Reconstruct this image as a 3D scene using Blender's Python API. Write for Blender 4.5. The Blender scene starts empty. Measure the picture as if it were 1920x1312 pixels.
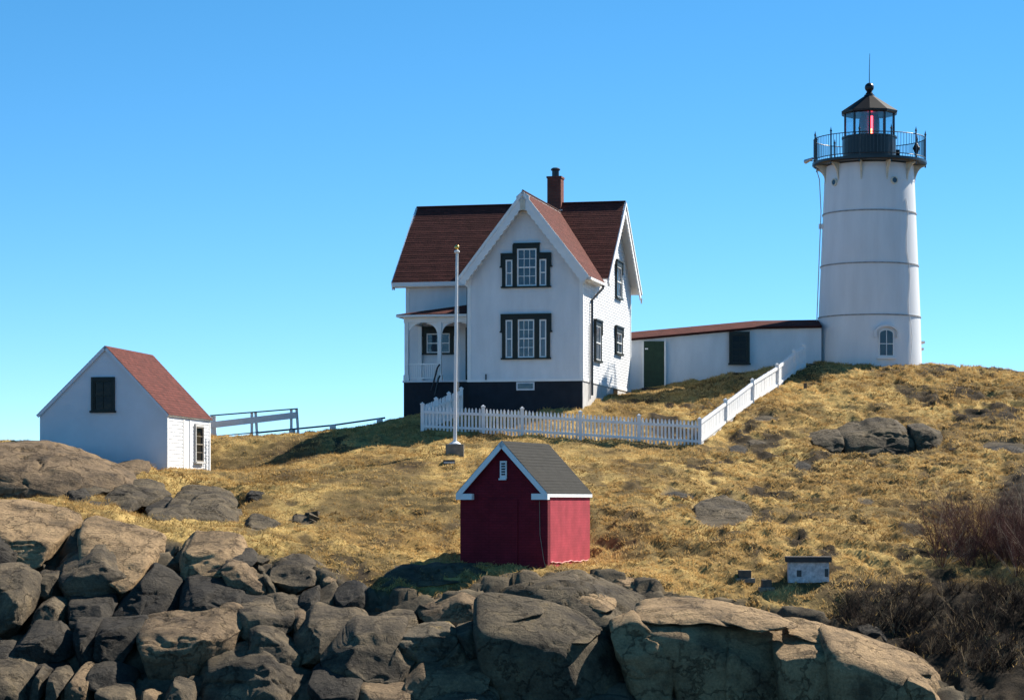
import bpy, math, random
import numpy as np
from mathutils import Vector, Matrix

random.seed(7); RNG = np.random.default_rng(11)
SC = bpy.context.scene; COL = SC.collection
R = math.radians

# ------------------------------------------------------------------ camera, sky, sun, exposure
F, HOR, CX, EYE = 4600.0, 940.0, 960.0, 10.0        # focal length and horizon measured in photo pixels (1920 wide)
cam = bpy.data.cameras.new('camera'); camo = bpy.data.objects.new('camera', cam); COL.objects.link(camo)
camo.location = (0, 0, EYE); camo.rotation_euler = (R(90), 0, 0)
cam.sensor_width = 36; cam.sensor_fit = 'HORIZONTAL'; cam.lens = F/1920*36
cam.shift_y = (HOR-656)/1920; cam.clip_end = 30000; cam.clip_start = 0.5
SC.camera = camo
SUN_AZ, SUN_EL = 51.0, 41.0                           # azimuth measured from the view direction towards the right
world = bpy.data.worlds.new('World'); SC.world = world; world.use_nodes = True
wn = world.node_tree; wn.nodes.clear()
sky = wn.nodes.new('ShaderNodeTexSky'); sky.sky_type = 'NISHITA'; sky.sun_disc = False
sky.sun_elevation = R(SUN_EL); sky.sun_rotation = R(SUN_AZ); sky.altitude = 0
sky.air_density = 0.42; sky.dust_density = 0.0; sky.ozone_density = 3.0
bg = wn.nodes.new('ShaderNodeBackground'); bg.inputs['Strength'].default_value = 0.132
wo = wn.nodes.new('ShaderNodeOutputWorld')
gm_ = wn.nodes.new('ShaderNodeGamma'); gm_.inputs['Gamma'].default_value = 0.85
hs = wn.nodes.new('ShaderNodeHueSaturation'); hs.inputs['Saturation'].default_value = 1.33; hs.inputs['Hue'].default_value = 0.489
wn.links.new(sky.outputs[0], gm_.inputs[0]); wn.links.new(gm_.outputs[0], hs.inputs['Color']); wn.links.new(hs.outputs[0], bg.inputs[0]); wn.links.new(bg.outputs[0], wo.inputs[0])
sdir = Vector((math.sin(R(SUN_AZ))*math.cos(R(SUN_EL)), math.cos(R(SUN_AZ))*math.cos(R(SUN_EL)), math.sin(R(SUN_EL))))
sl = bpy.data.lights.new('sun', 'SUN'); sl.energy = 5.0; sl.angle = R(0.53); sl.color = (1.0, 0.93, 0.82)
so = bpy.data.objects.new('sun', sl); COL.objects.link(so)
so.rotation_euler = (-sdir).to_track_quat('-Z', 'Y').to_euler(); so.location = (60, 60, 80)
SC.view_settings.view_transform = 'Standard'; SC.view_settings.look = 'None'
SC.view_settings.exposure = 0.95; SC.view_settings.gamma = 1.0; SC.view_settings.use_curve_mapping = False
SC.render.engine = 'CYCLES'

# ------------------------------------------------------------------ helpers
def W(px, py, Y):                                     # survey: a sighted point at distance Y -> world position
    return Vector(((px-CX)*Y/F, Y, EYE+(HOR-py)*Y/F))

def tag(o, label=None, cat=None, group=None, kind=None):
    if label: o['label'] = label
    if cat: o['category'] = cat
    if group: o['group'] = group
    if kind: o['kind'] = kind
    return o

def empty(name, loc, rz=0.0):
    o = bpy.data.objects.new(name, None); COL.objects.link(o)
    o.location = loc; o.rotation_euler = (0, 0, rz); o.empty_display_size = 0.3
    return o

def link_mesh(name, me, parent=None):
    o = bpy.data.objects.new(name, me); COL.objects.link(o)
    if parent is not None: o.parent = parent
    return o

class MB:
    def __init__(s): s.v = []; s.f = []; s.uv = None
    def add(s, vs, fs):
        n = len(s.v); s.v += [tuple(p) for p in vs]; s.f += [tuple(i+n for i in f) for f in fs]; return s
    def box(s, x0, x1, y0, y1, z0, z1, M=None):
        vs = [Vector(p) for p in ((x0,y0,z0),(x1,y0,z0),(x1,y1,z0),(x0,y1,z0),(x0,y0,z1),(x1,y0,z1),(x1,y1,z1),(x0,y1,z1))]
        if M is not None: vs = [M @ p for p in vs]
        return s.add(vs, [(0,3,2,1),(4,5,6,7),(0,1,5,4),(1,2,6,5),(2,3,7,6),(3,0,4,7)])
    def prism(s, pts, d):                              # polygon (3d points) extruded by the vector d
        n = len(pts); d = Vector(d); a = [Vector(p) for p in pts]; b = [p+d for p in a]
        return s.add(a+b, [tuple(range(n))[::-1], tuple(range(n, 2*n))]+[(i,(i+1)%n,n+(i+1)%n,n+i) for i in range(n)])
    def beam(s, p, q, w, h, up=(0,0,1)):               # rectangular bar from p to q
        p, q = Vector(p), Vector(q); d = (q-p).normalized(); a = d.cross(Vector(up)).normalized(); b = a.cross(d).normalized()
        vs = [e+a*i*w/2+b*j*h/2 for e in (p, q) for i, j in ((-1,-1),(1,-1),(1,1),(-1,1))]
        return s.add(vs, [(0,1,2,3),(7,6,5,4),(0,4,5,1),(1,5,6,2),(2,6,7,3),(3,7,4,0)])
    def tube(s, pts, r, n=8, cap=True):
        pts = [Vector(p) for p in pts]; rs = r if isinstance(r, (list, tuple)) else [r]*len(pts)
        rings = []; prev = None
        for i, p in enumerate(pts):
            d = (pts[min(i+1, len(pts)-1)]-pts[max(i-1, 0)]).normalized()
            if prev is None:
                a = d.cross(Vector((0,0,1)))
                if a.length < 1e-3: a = d.cross(Vector((1,0,0)))
                a.normalize()
            else:
                a = (prev-d*prev.dot(d)).normalized()
            prev = a; b = d.cross(a)
            rings.append([p+(a*math.cos(2*math.pi*k/n)+b*math.sin(2*math.pi*k/n))*rs[i] for k in range(n)])
        vs = [v for ring in rings for v in ring]; fs = []
        for i in range(len(pts)-1):
            for k in range(n):
                fs.append((i*n+k, i*n+(k+1)%n, (i+1)*n+(k+1)%n, (i+1)*n+k))
        if cap: fs += [tuple(range(n))[::-1], tuple(range((len(pts)-1)*n, len(pts)*n))]
        return s.add(vs, fs)
    def lathe(s, prof, n=48, c=(0,0,0), a0=0.0, cap=True):
        vs = []; fs = []
        for (r, z) in prof:
            for k in range(n):
                t = a0+2*math.pi*k/n; vs.append((c[0]+r*math.sin(t), c[1]-r*math.cos(t), c[2]+z))
        m = len(prof)
        for i in range(m-1):
            for k in range(n): fs.append((i*n+k, i*n+(k+1)%n, (i+1)*n+(k+1)%n, (i+1)*n+k))
        if cap: fs += [tuple(range(n))[::-1], tuple(range((m-1)*n, m*n))]
        return s.add(vs, fs)
    def build(s, name, mat, parent=None, smooth=False, kind=None, bevel=0):
        me = bpy.data.meshes.new(name); me.from_pydata(s.v, [], s.f); me.update()
        if s.uv is not None:
            ul = me.uv_layers.new(name='UVMap'); flat = np.array([c for f in s.uv for c in f], dtype=np.float32).ravel()
            ul.data.foreach_set('uv', flat)
        me.materials.append(mat)
        if smooth:
            me.polygons.foreach_set('use_smooth', [True]*len(me.polygons))
            try: me.set_sharp_from_angle(angle=R(38))
            except Exception: pass
        o = link_mesh(name, me, parent)
        if bevel:
            m = o.modifiers.new('bevel', 'BEVEL'); m.width = bevel; m.segments = 2; m.limit_method = 'ANGLE'
        if kind: o['kind'] = kind
        return o

# ---- numpy value noise
def _h(ix, iy, iz, seed):
    h = (ix*374761393 + iy*668265263 + iz*2246822519 + seed*3266489917) & 0xffffffff
    h = ((h ^ (h >> 13))*1274126177) & 0xffffffff
    h = ((h ^ (h >> 16))*2654435761) & 0xffffffff
    return ((h ^ (h >> 15)) & 0xffffff)/float(0xffffff)
def vnoise(x, y, z=None, seed=0):
    x = np.asarray(x, float); y = np.asarray(y, float); z = np.zeros_like(x) if z is None else np.asarray(z, float)
    ix, iy, iz = [np.floor(a).astype(np.int64) for a in (x, y, z)]
    fx, fy, fz = x-ix, y-iy, z-iz
    fx, fy, fz = [a*a*a*(a*(a*6-15)+10) for a in (fx, fy, fz)]
    out = 0
    for i in (0, 1):
        for j in (0, 1):
            for k in (0, 1):
                w = (fx if i else 1-fx)*(fy if j else 1-fy)*(fz if k else 1-fz)
                out = out+w*_h(ix+i, iy+j, iz+k, seed)
    return out*2-1
def fbm(x, y, z=None, o=4, seed=0, g=0.5):
    s = 0; a = 1.0; t = 0
    zz = np.zeros_like(x) if z is None else z
    for k in range(o):
        s = s+a*vnoise(x*2**k+k*17.3, y*2**k-k*9.1, zz*2**k+k*5.7, seed+k); t += a; a *= g
    return s/t

# ------------------------------------------------------------------ procedural materials
def mat(name, col, rough=0.8, var=0.12, scale=3.0, bump=0.0, bscale=40.0, metal=0.0, spec=0.3, col2=None, coord='Object', stretch=None):
    m = bpy.data.materials.new(name); m.use_nodes = True; nt = m.node_tree; N = nt.nodes; L = nt.links
    b = N['Principled BSDF']; b.inputs['Roughness'].default_value = rough; b.inputs['Metallic'].default_value = metal
    b.inputs['Specular IOR Level'].default_value = spec
    tc = N.new('ShaderNodeTexCoord'); src = tc.outputs[coord]
    if stretch:
        mp = N.new('ShaderNodeMapping'); mp.inputs['Scale'].default_value = stretch; L.new(src, mp.inputs[0]); src = mp.outputs[0]
    nz = N.new('ShaderNodeTexNoise'); nz.inputs['Scale'].default_value = scale; nz.inputs['Detail'].default_value = 6; nz.inputs['Roughness'].default_value = 0.62
    L.new(src, nz.inputs['Vector'])
    rp = N.new('ShaderNodeValToRGB'); rp.color_ramp.elements[0].position = 0.3; rp.color_ramp.elements[1].position = 0.7
    c2 = col2 if col2 else tuple(min(1, c*(1+var)) for c in col); c1 = col if col2 else tuple(c*(1-var) for c in col)
    rp.color_ramp.elements[0].color = (*c1, 1); rp.color_ramp.elements[1].color = (*c2, 1)
    L.new(nz.outputs['Fac'], rp.inputs[0]); L.new(rp.outputs[0], b.inputs['Base Color'])
    if bump:
        n2 = N.new('ShaderNodeTexNoise'); n2.inputs['Scale'].default_value = bscale; n2.inputs['Detail'].default_value = 5; L.new(src, n2.inputs['Vector'])
        bp = N.new('ShaderNodeBump'); bp.inputs['Strength'].default_value = bump; bp.inputs['Distance'].default_value = 0.02
        L.new(n2.outputs['Fac'], bp.inputs['Height']); L.new(bp.outputs[0], b.inputs['Normal'])
    return m

def mat_shingle(name, c1, c2, mortar, sx=0.28, sy=0.13):
    m = bpy.data.materials.new(name); m.use_nodes = True; nt = m.node_tree; N = nt.nodes; L = nt.links
    b = N['Principled BSDF']; b.inputs['Roughness'].default_value = 0.9; b.inputs['Specular IOR Level'].default_value = 0.2
    uv = N.new('ShaderNodeUVMap'); uv.uv_map = 'UVMap'
    br = N.new('ShaderNodeTexBrick'); br.inputs['Scale'].default_value = 1.0; br.inputs['Brick Width'].default_value = sx; br.inputs['Row Height'].default_value = sy
    br.inputs['Mortar Size'].default_value = 0.006; br.inputs['Mortar Smooth'].default_value = 0.3
    br.inputs['Color1'].default_value = (*c1, 1); br.inputs['Color2'].default_value = (*c2, 1); br.inputs['Mortar'].default_value = (*mortar, 1)
    L.new(uv.outputs[0], br.inputs['Vector'])
    nz = N.new('ShaderNodeTexNoise'); nz.inputs['Scale'].default_value = 1.7; nz.inputs['Detail'].default_value = 7; nz.inputs['Roughness'].default_value = 0.7
    L.new(uv.outputs[0], nz.inputs['Vector'])
    mr = N.new('ShaderNodeMapRange'); mr.inputs[1].default_value = 0.3; mr.inputs[2].default_value = 0.7; mr.inputs[3].default_value = 0.78; mr.inputs[4].default_value = 1.22
    L.new(nz.outputs['Fac'], mr.inputs[0])
    mx = N.new('ShaderNodeMix'); mx.data_type = 'RGBA'; mx.blend_type = 'MULTIPLY'; mx.inputs[0].default_value = 1.0
    L.new(br.outputs['Color'], mx.inputs[6]); L.new(mr.outputs[0], mx.inputs[7]); L.new(mx.outputs[2], b.inputs['Base Color'])
    n2 = N.new('ShaderNodeTexNoise'); n2.inputs['Scale'].default_value = 30; L.new(uv.outputs[0], n2.inputs['Vector'])
    bp = N.new('ShaderNodeBump'); bp.inputs['Strength'].default_value = 0.5; bp.inputs['Distance'].default_value = 0.02
    L.new(n2.outputs['Fac'], bp.inputs['Height']); L.new(bp.outputs[0], b.inputs['Normal'])
    return m

def mat_brick(name, c1, c2, mortar, bw=0.21, bh=0.07):
    m = bpy.data.materials.new(name); m.use_nodes = True; nt = m.node_tree; N = nt.nodes; L = nt.links
    b = N['Principled BSDF']; b.inputs['Roughness'].default_value = 0.85; b.inputs['Specular IOR Level'].default_value = 0.2
    tc = N.new('ShaderNodeTexCoord'); sp = N.new('ShaderNodeSeparateXYZ'); L.new(tc.outputs['Object'], sp.inputs[0])
    ad = N.new('ShaderNodeMath'); ad.operation = 'ADD'; L.new(sp.outputs[0], ad.inputs[0]); L.new(sp.outputs[1], ad.inputs[1])
    cb = N.new('ShaderNodeCombineXYZ'); L.new(ad.outputs[0], cb.inputs[0]); L.new(sp.outputs[2], cb.inputs[1])
    br = N.new('ShaderNodeTexBrick'); br.inputs['Scale'].default_value = 1; br.inputs['Brick Width'].default_value = bw; br.inputs['Row Height'].default_value = bh
    br.inputs['Mortar Size'].default_value = 0.008
    br.inputs['Color1'].default_value = (*c1, 1); br.inputs['Color2'].default_value = (*c2, 1); br.inputs['Mortar'].default_value = (*mortar, 1)
    L.new(cb.outputs[0], br.inputs['Vector'])
    nz = N.new('ShaderNodeTexNoise'); nz.inputs['Scale'].default_value = 2.2; nz.inputs['Detail'].default_value = 6; L.new(tc.outputs['Object'], nz.inputs['Vector'])
    mr = N.new('ShaderNodeMapRange'); mr.inputs[1].default_value = 0.3; mr.inputs[2].default_value = 0.7; mr.inputs[3].default_value = 0.8; mr.inputs[4].default_value = 1.15
    L.new(nz.outputs['Fac'], mr.inputs[0])
    mx = N.new('ShaderNodeMix'); mx.data_type = 'RGBA'; mx.blend_type = 'MULTIPLY'; mx.inputs[0].default_value = 1.0
    L.new(br.outputs['Color'], mx.inputs[6]); L.new(mr.outputs[0], mx.inputs[7]); L.new(mx.outputs[2], b.inputs['Base Color'])
    bp = N.new('ShaderNodeBump'); bp.inputs['Strength'].default_value = 0.25; bp.inputs['Distance'].default_value = 0.006; bp.invert = True
    L.new(br.outputs['Fac'], bp.inputs['Height']); L.new(bp.outputs[0], b.inputs['Normal'])
    return m

def mat_glass(name, col=(0.016, 0.034, 0.055), rough=0.06):
    m = bpy.data.materials.new(name); m.use_nodes = True; b = m.node_tree.nodes['Principled BSDF']
    b.inputs['Base Color'].default_value = (*col, 1); b.inputs['Roughness'].default_value = rough; b.inputs['IOR'].default_value = 1.5
    b.inputs['Specular IOR Level'].default_value = 0.6
    nt = m.node_tree; N = nt.nodes; L = nt.links                # old panes are never quite flat
    tc = N.new('ShaderNodeTexCoord'); nz = N.new('ShaderNodeTexNoise'); nz.inputs['Scale'].default_value = 2.5; L.new(tc.outputs['Object'], nz.inputs['Vector'])
    bp = N.new('ShaderNodeBump'); bp.inputs['Strength'].default_value = 0.15; bp.inputs['Distance'].default_value = 0.05
    L.new(nz.outputs['Fac'], bp.inputs['Height']); L.new(bp.outputs[0], b.inputs['Normal'])
    return m

def mat_clear(name):
    m = bpy.data.materials.new(name); m.use_nodes = True; nt = m.node_tree; N = nt.nodes; L = nt.links; N.clear()
    t = N.new('ShaderNodeBsdfTransparent'); t.inputs[0].default_value = (0.86, 0.92, 0.94, 1); g = N.new('ShaderNodeBsdfGlossy'); g.inputs['Roughness'].default_value = 0.03
    x = N.new('ShaderNodeMixShader'); x.inputs[0].default_value = 0.08; o = N.new('ShaderNodeOutputMaterial')
    L.new(t.outputs[0], x.inputs[1]); L.new(g.outputs[0], x.inputs[2]); L.new(x.outputs[0], o.inputs[0]); return m

def mat_emit(name, col, s):
    m = bpy.data.materials.new(name); m.use_nodes = True; b = m.node_tree.nodes['Principled BSDF']
    b.inputs['Base Color'].default_value = (0.3, 0.01, 0.01, 1); b.inputs['Emission Color'].default_value = (*col, 1); b.inputs['Emission Strength'].default_value = s
    return m

def mat_rock(name, light, mid, dark, lichen=0.0):
    m = bpy.data.materials.new(name); m.use_nodes = True; nt = m.node_tree; N = nt.nodes; L = nt.links
    b = N['Principled BSDF']; b.inputs['Roughness'].default_value = 0.88; b.inputs['Specular IOR Level'].default_value = 0.25
    g = N.new('ShaderNodeNewGeometry'); P = g.outputs['Position']
    n1 = N.new('ShaderNodeTexNoise'); n1.inputs['Scale'].default_value = 0.9; n1.inputs['Detail'].default_value = 8; n1.inputs['Roughness'].default_value = 0.68; L.new(P, n1.inputs['Vector'])
    rp = N.new('ShaderNodeValToRGB'); e = rp.color_ramp.elements; e[0].position = 0.34; e[0].color = (*dark, 1); e[1].position = 0.66; e[1].color = (*light, 1)
    em = rp.color_ramp.elements.new(0.5); em.color = (*mid, 1); L.new(n1.outputs['Fac'], rp.inputs[0])
    n2 = N.new('ShaderNodeTexNoise'); n2.inputs['Scale'].default_value = 14; n2.inputs['Detail'].default_value = 6; n2.inputs['Roughness'].default_value = 0.75; L.new(P, n2.inputs['Vector'])
    mr = N.new('ShaderNodeMapRange'); mr.inputs[1].default_value = 0.3; mr.inputs[2].default_value = 0.7; mr.inputs[3].default_value = 0.62; mr.inputs[4].default_value = 1.3; L.new(n2.outputs['Fac'], mr.inputs[0])
    mx = N.new('ShaderNodeMix'); mx.data_type = 'RGBA'; mx.blend_type = 'MULTIPLY'; mx.inputs[0].default_value = 1.0
    L.new(rp.outputs[0], mx.inputs[6]); L.new(mr.outputs[0], mx.inputs[7]); colo = mx.outputs[2]
    if lichen:
        n4 = N.new('ShaderNodeTexNoise'); n4.inputs['Scale'].default_value = 1.8; n4.inputs['Detail'].default_value = 7; n4.inputs['Roughness'].default_value = 0.7; L.new(P, n4.inputs['Vector'])
        r4 = N.new('ShaderNodeMapRange'); r4.inputs[1].default_value = 0.58; r4.inputs[2].default_value = 0.66; r4.inputs[3].default_value = 0; r4.inputs[4].default_value = lichen; L.new(n4.outputs['Fac'], r4.inputs[0])
        m4 = N.new('ShaderNodeMix'); m4.data_type = 'RGBA'; L.new(r4.outputs[0], m4.inputs[0]); L.new(colo, m4.inputs[6]); m4.inputs[7].default_value = (0.30, 0.20, 0.045, 1); colo = m4.outputs[2]
    L.new(colo, b.inputs['Base Color'])
    n3 = N.new('ShaderNodeTexNoise'); n3.inputs['Scale'].default_value = 6; n3.inputs['Detail'].default_value = 9; n3.inputs['Roughness'].default_value = 0.72; L.new(P, n3.inputs['Vector'])
    bp = N.new('ShaderNodeBump'); bp.inputs['Strength'].default_value = 0.9; bp.inputs['Distance'].default_value = 0.12
    L.new(n3.outputs['Fac'], bp.inputs['Height'])
    # joints and hairline cracks
    mv = N.new('ShaderNodeVectorMath'); mv.operation = 'MULTIPLY_ADD'; L.new(n1.outputs['Color'], mv.inputs[0]); mv.inputs[1].default_value = (2.0, 2.0, 2.0); L.new(P, mv.inputs[2])
    vo = N.new('ShaderNodeTexVoronoi'); vo.feature = 'DISTANCE_TO_EDGE'; vo.inputs['Scale'].default_value = 0.72; vo.inputs['Randomness'].default_value = 1.0; L.new(mv.outputs[0], vo.inputs['Vector'])
    cr = N.new('ShaderNodeMapRange'); cr.inputs[1].default_value = 0.0; cr.inputs[2].default_value = 0.025; cr.inputs[3].default_value = 0.0; cr.inputs[4].default_value = 1.0; L.new(vo.outputs['Distance'], cr.inputs[0])
    b2 = N.new('ShaderNodeBump'); b2.inputs['Strength'].default_value = 0.9; b2.inputs['Distance'].default_value = 0.09
    L.new(cr.outputs[0], b2.inputs['Height'])
    mp = N.new('ShaderNodeMapping'); mp.inputs['Scale'].default_value = (0.5, 0.9, 3.4); mp.inputs['Rotation'].default_value = (0.25, 0.18, 0); L.new(P, mp.inputs[0])   # grooves along the grain
    n5 = N.new('ShaderNodeTexNoise'); n5.inputs['Scale'].default_value = 2.2; n5.inputs['Detail'].default_value = 6; n5.inputs['Roughness'].default_value = 0.6; L.new(mp.outputs[0], n5.inputs['Vector'])
    b3 = N.new('ShaderNodeBump'); b3.inputs['Strength'].default_value = 0.35; b3.inputs['Distance'].default_value = 0.10
    L.new(n5.outputs['Fac'], b3.inputs['Height']); L.new(bp.outputs[0], b3.inputs['Normal']); L.new(b3.outputs[0], b2.inputs['Normal']); L.new(b2.outputs[0], b.inputs['Normal'])
    r5 = N.new('ShaderNodeMapRange'); r5.inputs[1].default_value = 0.3; r5.inputs[2].default_value = 0.7; r5.inputs[3].default_value = 0.86; r5.inputs[4].default_value = 1.12; L.new(n5.outputs['Fac'], r5.inputs[0])
    m5 = N.new('ShaderNodeMix'); m5.data_type = 'RGBA'; m5.blend_type = 'MULTIPLY'; m5.inputs[0].default_value = 1.0
    L.new(colo, m5.inputs[6]); L.new(r5.outputs[0], m5.inputs[7]); L.new(m5.outputs[2], b.inputs['Base Color'])
    return m

def mat_ground():
    m = bpy.data.materials.new('dry_turf'); m.use_nodes = True; nt = m.node_tree; N = nt.nodes; L = nt.links
    b = N['Principled BSDF']; b.inputs['Roughness'].default_value = 0.95; b.inputs['Specular IOR Level'].default_value = 0.1
    g = N.new('ShaderNodeNewGeometry'); P = g.outputs['Position']
    def noise(sc, det, ro=0.65):
        n = N.new('ShaderNodeTexNoise'); n.inputs['Scale'].default_value = sc; n.inputs['Detail'].default_value = det; n.inputs['Roughness'].default_value = ro; L.new(P, n.inputs['Vector']); return n.outputs['Fac']
    def ramp(fac, stops):
        r = N.new('ShaderNodeValToRGB'); e = r.color_ramp.elements
        e[0].position, e[0].color = stops[0][0], (*stops[0][1], 1); e[1].position, e[1].color = stops[-1][0], (*stops[-1][1], 1)
        for p, c in stops[1:-1]: k = e.new(p); k.color = (*c, 1)
        L.new(fac, r.inputs[0]); return r.outputs[0]
    def mix(f, a, c, bt='MIX'):
        x = N.new('ShaderNodeMix'); x.data_type = 'RGBA'; x.blend_type = bt
        if isinstance(f, float): x.inputs[0].default_value = f
        else: L.new(f, x.inputs[0])
        for k, s in ((6, a), (7, c)):
            if isinstance(s, tuple): x.inputs[k].default_value = (*s, 1)
            else: L.new(s, x.inputs[k])
        return x.outputs[2]
    def attr(nm):
        a = N.new('ShaderNodeAttribute'); a.attribute_name = nm; return a.outputs['Fac']
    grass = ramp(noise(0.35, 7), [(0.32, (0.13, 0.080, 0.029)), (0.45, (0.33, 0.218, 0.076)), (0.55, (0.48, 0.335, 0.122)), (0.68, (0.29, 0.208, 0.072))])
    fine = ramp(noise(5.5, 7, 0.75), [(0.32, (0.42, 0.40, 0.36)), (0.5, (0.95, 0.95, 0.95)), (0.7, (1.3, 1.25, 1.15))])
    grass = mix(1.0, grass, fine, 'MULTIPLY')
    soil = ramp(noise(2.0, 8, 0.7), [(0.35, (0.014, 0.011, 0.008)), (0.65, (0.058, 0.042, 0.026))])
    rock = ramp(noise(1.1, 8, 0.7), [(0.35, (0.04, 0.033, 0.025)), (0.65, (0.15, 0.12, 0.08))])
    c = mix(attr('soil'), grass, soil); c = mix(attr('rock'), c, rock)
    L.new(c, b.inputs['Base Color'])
    bp = N.new('ShaderNodeBump'); bp.inputs['Strength'].default_value = 0.8; bp.inputs['Distance'].default_value = 0.08
    L.new(noise(7, 8, 0.75), bp.inputs['Height']); L.new(bp.outputs[0], b.inputs['Normal'])
    return m

def mat_blade(name, stops):
    m = bpy.data.materials.new(name); m.use_nodes = True; nt = m.node_tree; N = nt.nodes; L = nt.links
    b = N['Principled BSDF']; b.inputs['Roughness'].default_value = 0.8; b.inputs['Specular IOR Level'].default_value = 0.15
    a = N.new('ShaderNodeAttribute'); a.attribute_name = 'tone'
    r = N.new('ShaderNodeValToRGB'); e = r.color_ramp.elements
    e[0].position, e[0].color = stops[0][0], (*stops[0][1], 1); e[1].position, e[1].color = stops[-1][0], (*stops[-1][1], 1)
    for p, c in stops[1:-1]: k = e.new(p); k.color = (*c, 1)
    L.new(a.outputs['Fac'], r.inputs[0]); L.new(r.outputs[0], b.inputs['Base Color'])
    t = N.new('ShaderNodeBsdfTranslucent'); L.new(r.outputs[0], t.inputs[0])
    x = N.new('ShaderNodeMixShader'); x.inputs[0].default_value = 0.3
    L.new(b.outputs[0], x.inputs[1]); L.new(t.outputs[0], x.inputs[2]); L.new(x.outputs[0], N['Material Output'].inputs[0])
    return m

M = {}
M['white'] = mat('white_paint', (0.72, 0.73, 0.735), 0.6, 0.08, 1.6, 0.08, 25, stretch=(1, 1, 0.3))
M['whitetrim'] = mat('white_trim_paint', (0.80, 0.80, 0.78), 0.55, 0.05, 2.0)
M['fence'] = mat('white_fence_paint', (0.80, 0.80, 0.79), 0.6, 0.08, 4.0)
M['iron_white'] = mat('white_iron_paint', (0.71, 0.71, 0.71), 0.5, 0.075, 1.6, 0.05, 8, spec=0.4, stretch=(1, 1, 0.16))
M['iron_flange'] = mat('grey_iron_flange', (0.30, 0.29, 0.28), 0.6, 0.3, 6)
M['bracket'] = mat('cream_iron_bracket', (0.62, 0.56, 0.44), 0.6, 0.15, 6)
M['black'] = mat('black_iron', (0.010, 0.011, 0.013), 0.35, 0.3, 5, spec=0.5)
M['lantern_roof'] = mat('dark_lantern_metal', (0.006, 0.007, 0.009), 0.6, 0.25, 4, spec=0.12)
M['green'] = mat('dark_green_trim', (0.014, 0.020, 0.016), 0.5, 0.2, 5)
M['doorgreen'] = mat('green_door_paint', (0.022, 0.045, 0.022), 0.5, 0.2, 5)
M['red_shingle'] = mat_shingle('red_shingle', (0.086, 0.022, 0.016), (0.128, 0.034, 0.025), (0.045, 0.013, 0.010))
M['slate_shingle'] = mat_shingle('slate_shingle', (0.017, 0.0165, 0.0135), (0.023, 0.022, 0.0185), (0.012, 0.0115, 0.010))
M['brick'] = mat_brick('chimney_brick', (0.17, 0.048, 0.034), (0.22, 0.065, 0.045), (0.12, 0.075, 0.06))
M['maroon'] = mat_brick('maroon_painted_brick', (0.15, 0.010, 0.020), (0.17, 0.012, 0.023), (0.12, 0.008, 0.016), 0.22, 0.075)  # red brick darkened to stand for the shade on the gable
M['rose'] = mat_brick('sun_faded_red_brick', (0.37, 0.044, 0.062), (0.40, 0.050, 0.069), (0.35, 0.041, 0.058), 0.22, 0.075)  # same red brick lightened to stand for sun on the side wall
M['pale_rose'] = mat('flaking_pale_rose_paint', (0.62, 0.30, 0.28), 0.8, 0.2, 8)
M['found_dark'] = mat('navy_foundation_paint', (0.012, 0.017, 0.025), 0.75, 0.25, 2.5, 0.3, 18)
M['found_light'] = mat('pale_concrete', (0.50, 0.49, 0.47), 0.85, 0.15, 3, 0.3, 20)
M['concrete'] = mat('weathered_concrete', (0.21, 0.18, 0.14), 0.9, 0.25, 6, 0.4, 30)
M['dark_concrete'] = mat('dark_concrete', (0.085, 0.075, 0.06), 0.9, 0.25, 6, 0.4, 30)
M['glass'] = mat_glass('window_glass')  # bluish base tint stands for sky reflected in the panes
M['darkglass'] = mat_glass('unlit_window_glass', (0.006, 0.008, 0.010)); M['darkglass'].node_tree.nodes['Principled BSDF'].inputs['Specular IOR Level'].default_value = 0.12
M['bluewhite'] = mat('blue_white_curtain_glass', (0.055, 0.085, 0.12), 0.12, 0.2, 3, spec=0.6)
M['clear'] = mat_clear('lantern_glass')
M['gold'] = mat('gilded_ball', (0.75, 0.48, 0.12), 0.25, 0.05, 3, metal=1.0)
M['grey_metal'] = mat('galvanised_steel', (0.45, 0.47, 0.49), 0.4, 0.1, 5, metal=0.6)
M['oldwhite'] = mat('peeling_white_paint', (0.26, 0.27, 0.28), 0.8, 0.2, 9, 0.3, 30, col2=(0.66, 0.66, 0.66))
M['greyblue'] = mat('weathered_grey_blue_paint', (0.66, 0.69, 0.73), 0.75, 0.07, 0.8, 0.08, 25)  # a little greyer and bluer than the white side wall
M['tar'] = mat('tarred_boards', (0.05, 0.045, 0.042), 0.85, 0.25, 7)
M['rail'] = mat('grey_white_rail_paint', (0.62, 0.64, 0.66), 0.6, 0.1, 4)
M['darkrail'] = mat('dark_blue_rail_paint', (0.05, 0.07, 0.085), 0.55, 0.2, 4)
M['redlamp'] = mat_emit('red_lamp', (1.0, 0.035, 0.05), 6.0)
M['hotlamp'] = mat_emit('hot_red_lamp', (1.0, 0.16, 0.05), 14.0)
M['lensglass'] = mat('ruby_lens_glass', (0.10, 0.022, 0.035), 0.2, 0.15, 6, spec=0.4)
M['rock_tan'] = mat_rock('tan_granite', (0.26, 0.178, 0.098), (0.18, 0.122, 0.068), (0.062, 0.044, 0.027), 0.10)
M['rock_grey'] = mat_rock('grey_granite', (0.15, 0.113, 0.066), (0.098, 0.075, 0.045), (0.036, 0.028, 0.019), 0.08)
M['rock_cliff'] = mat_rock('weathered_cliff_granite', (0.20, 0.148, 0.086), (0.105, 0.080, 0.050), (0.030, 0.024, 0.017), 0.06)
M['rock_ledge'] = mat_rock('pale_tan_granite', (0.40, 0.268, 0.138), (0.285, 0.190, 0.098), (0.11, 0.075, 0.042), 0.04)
M['rock_dark'] = mat_rock('dark_granite', (0.064, 0.052, 0.037), (0.037, 0.031, 0.023), (0.016, 0.014, 0.012), 0.0)  # shade put into the colour of cliff blocks; also serves dark loose rocks
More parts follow.
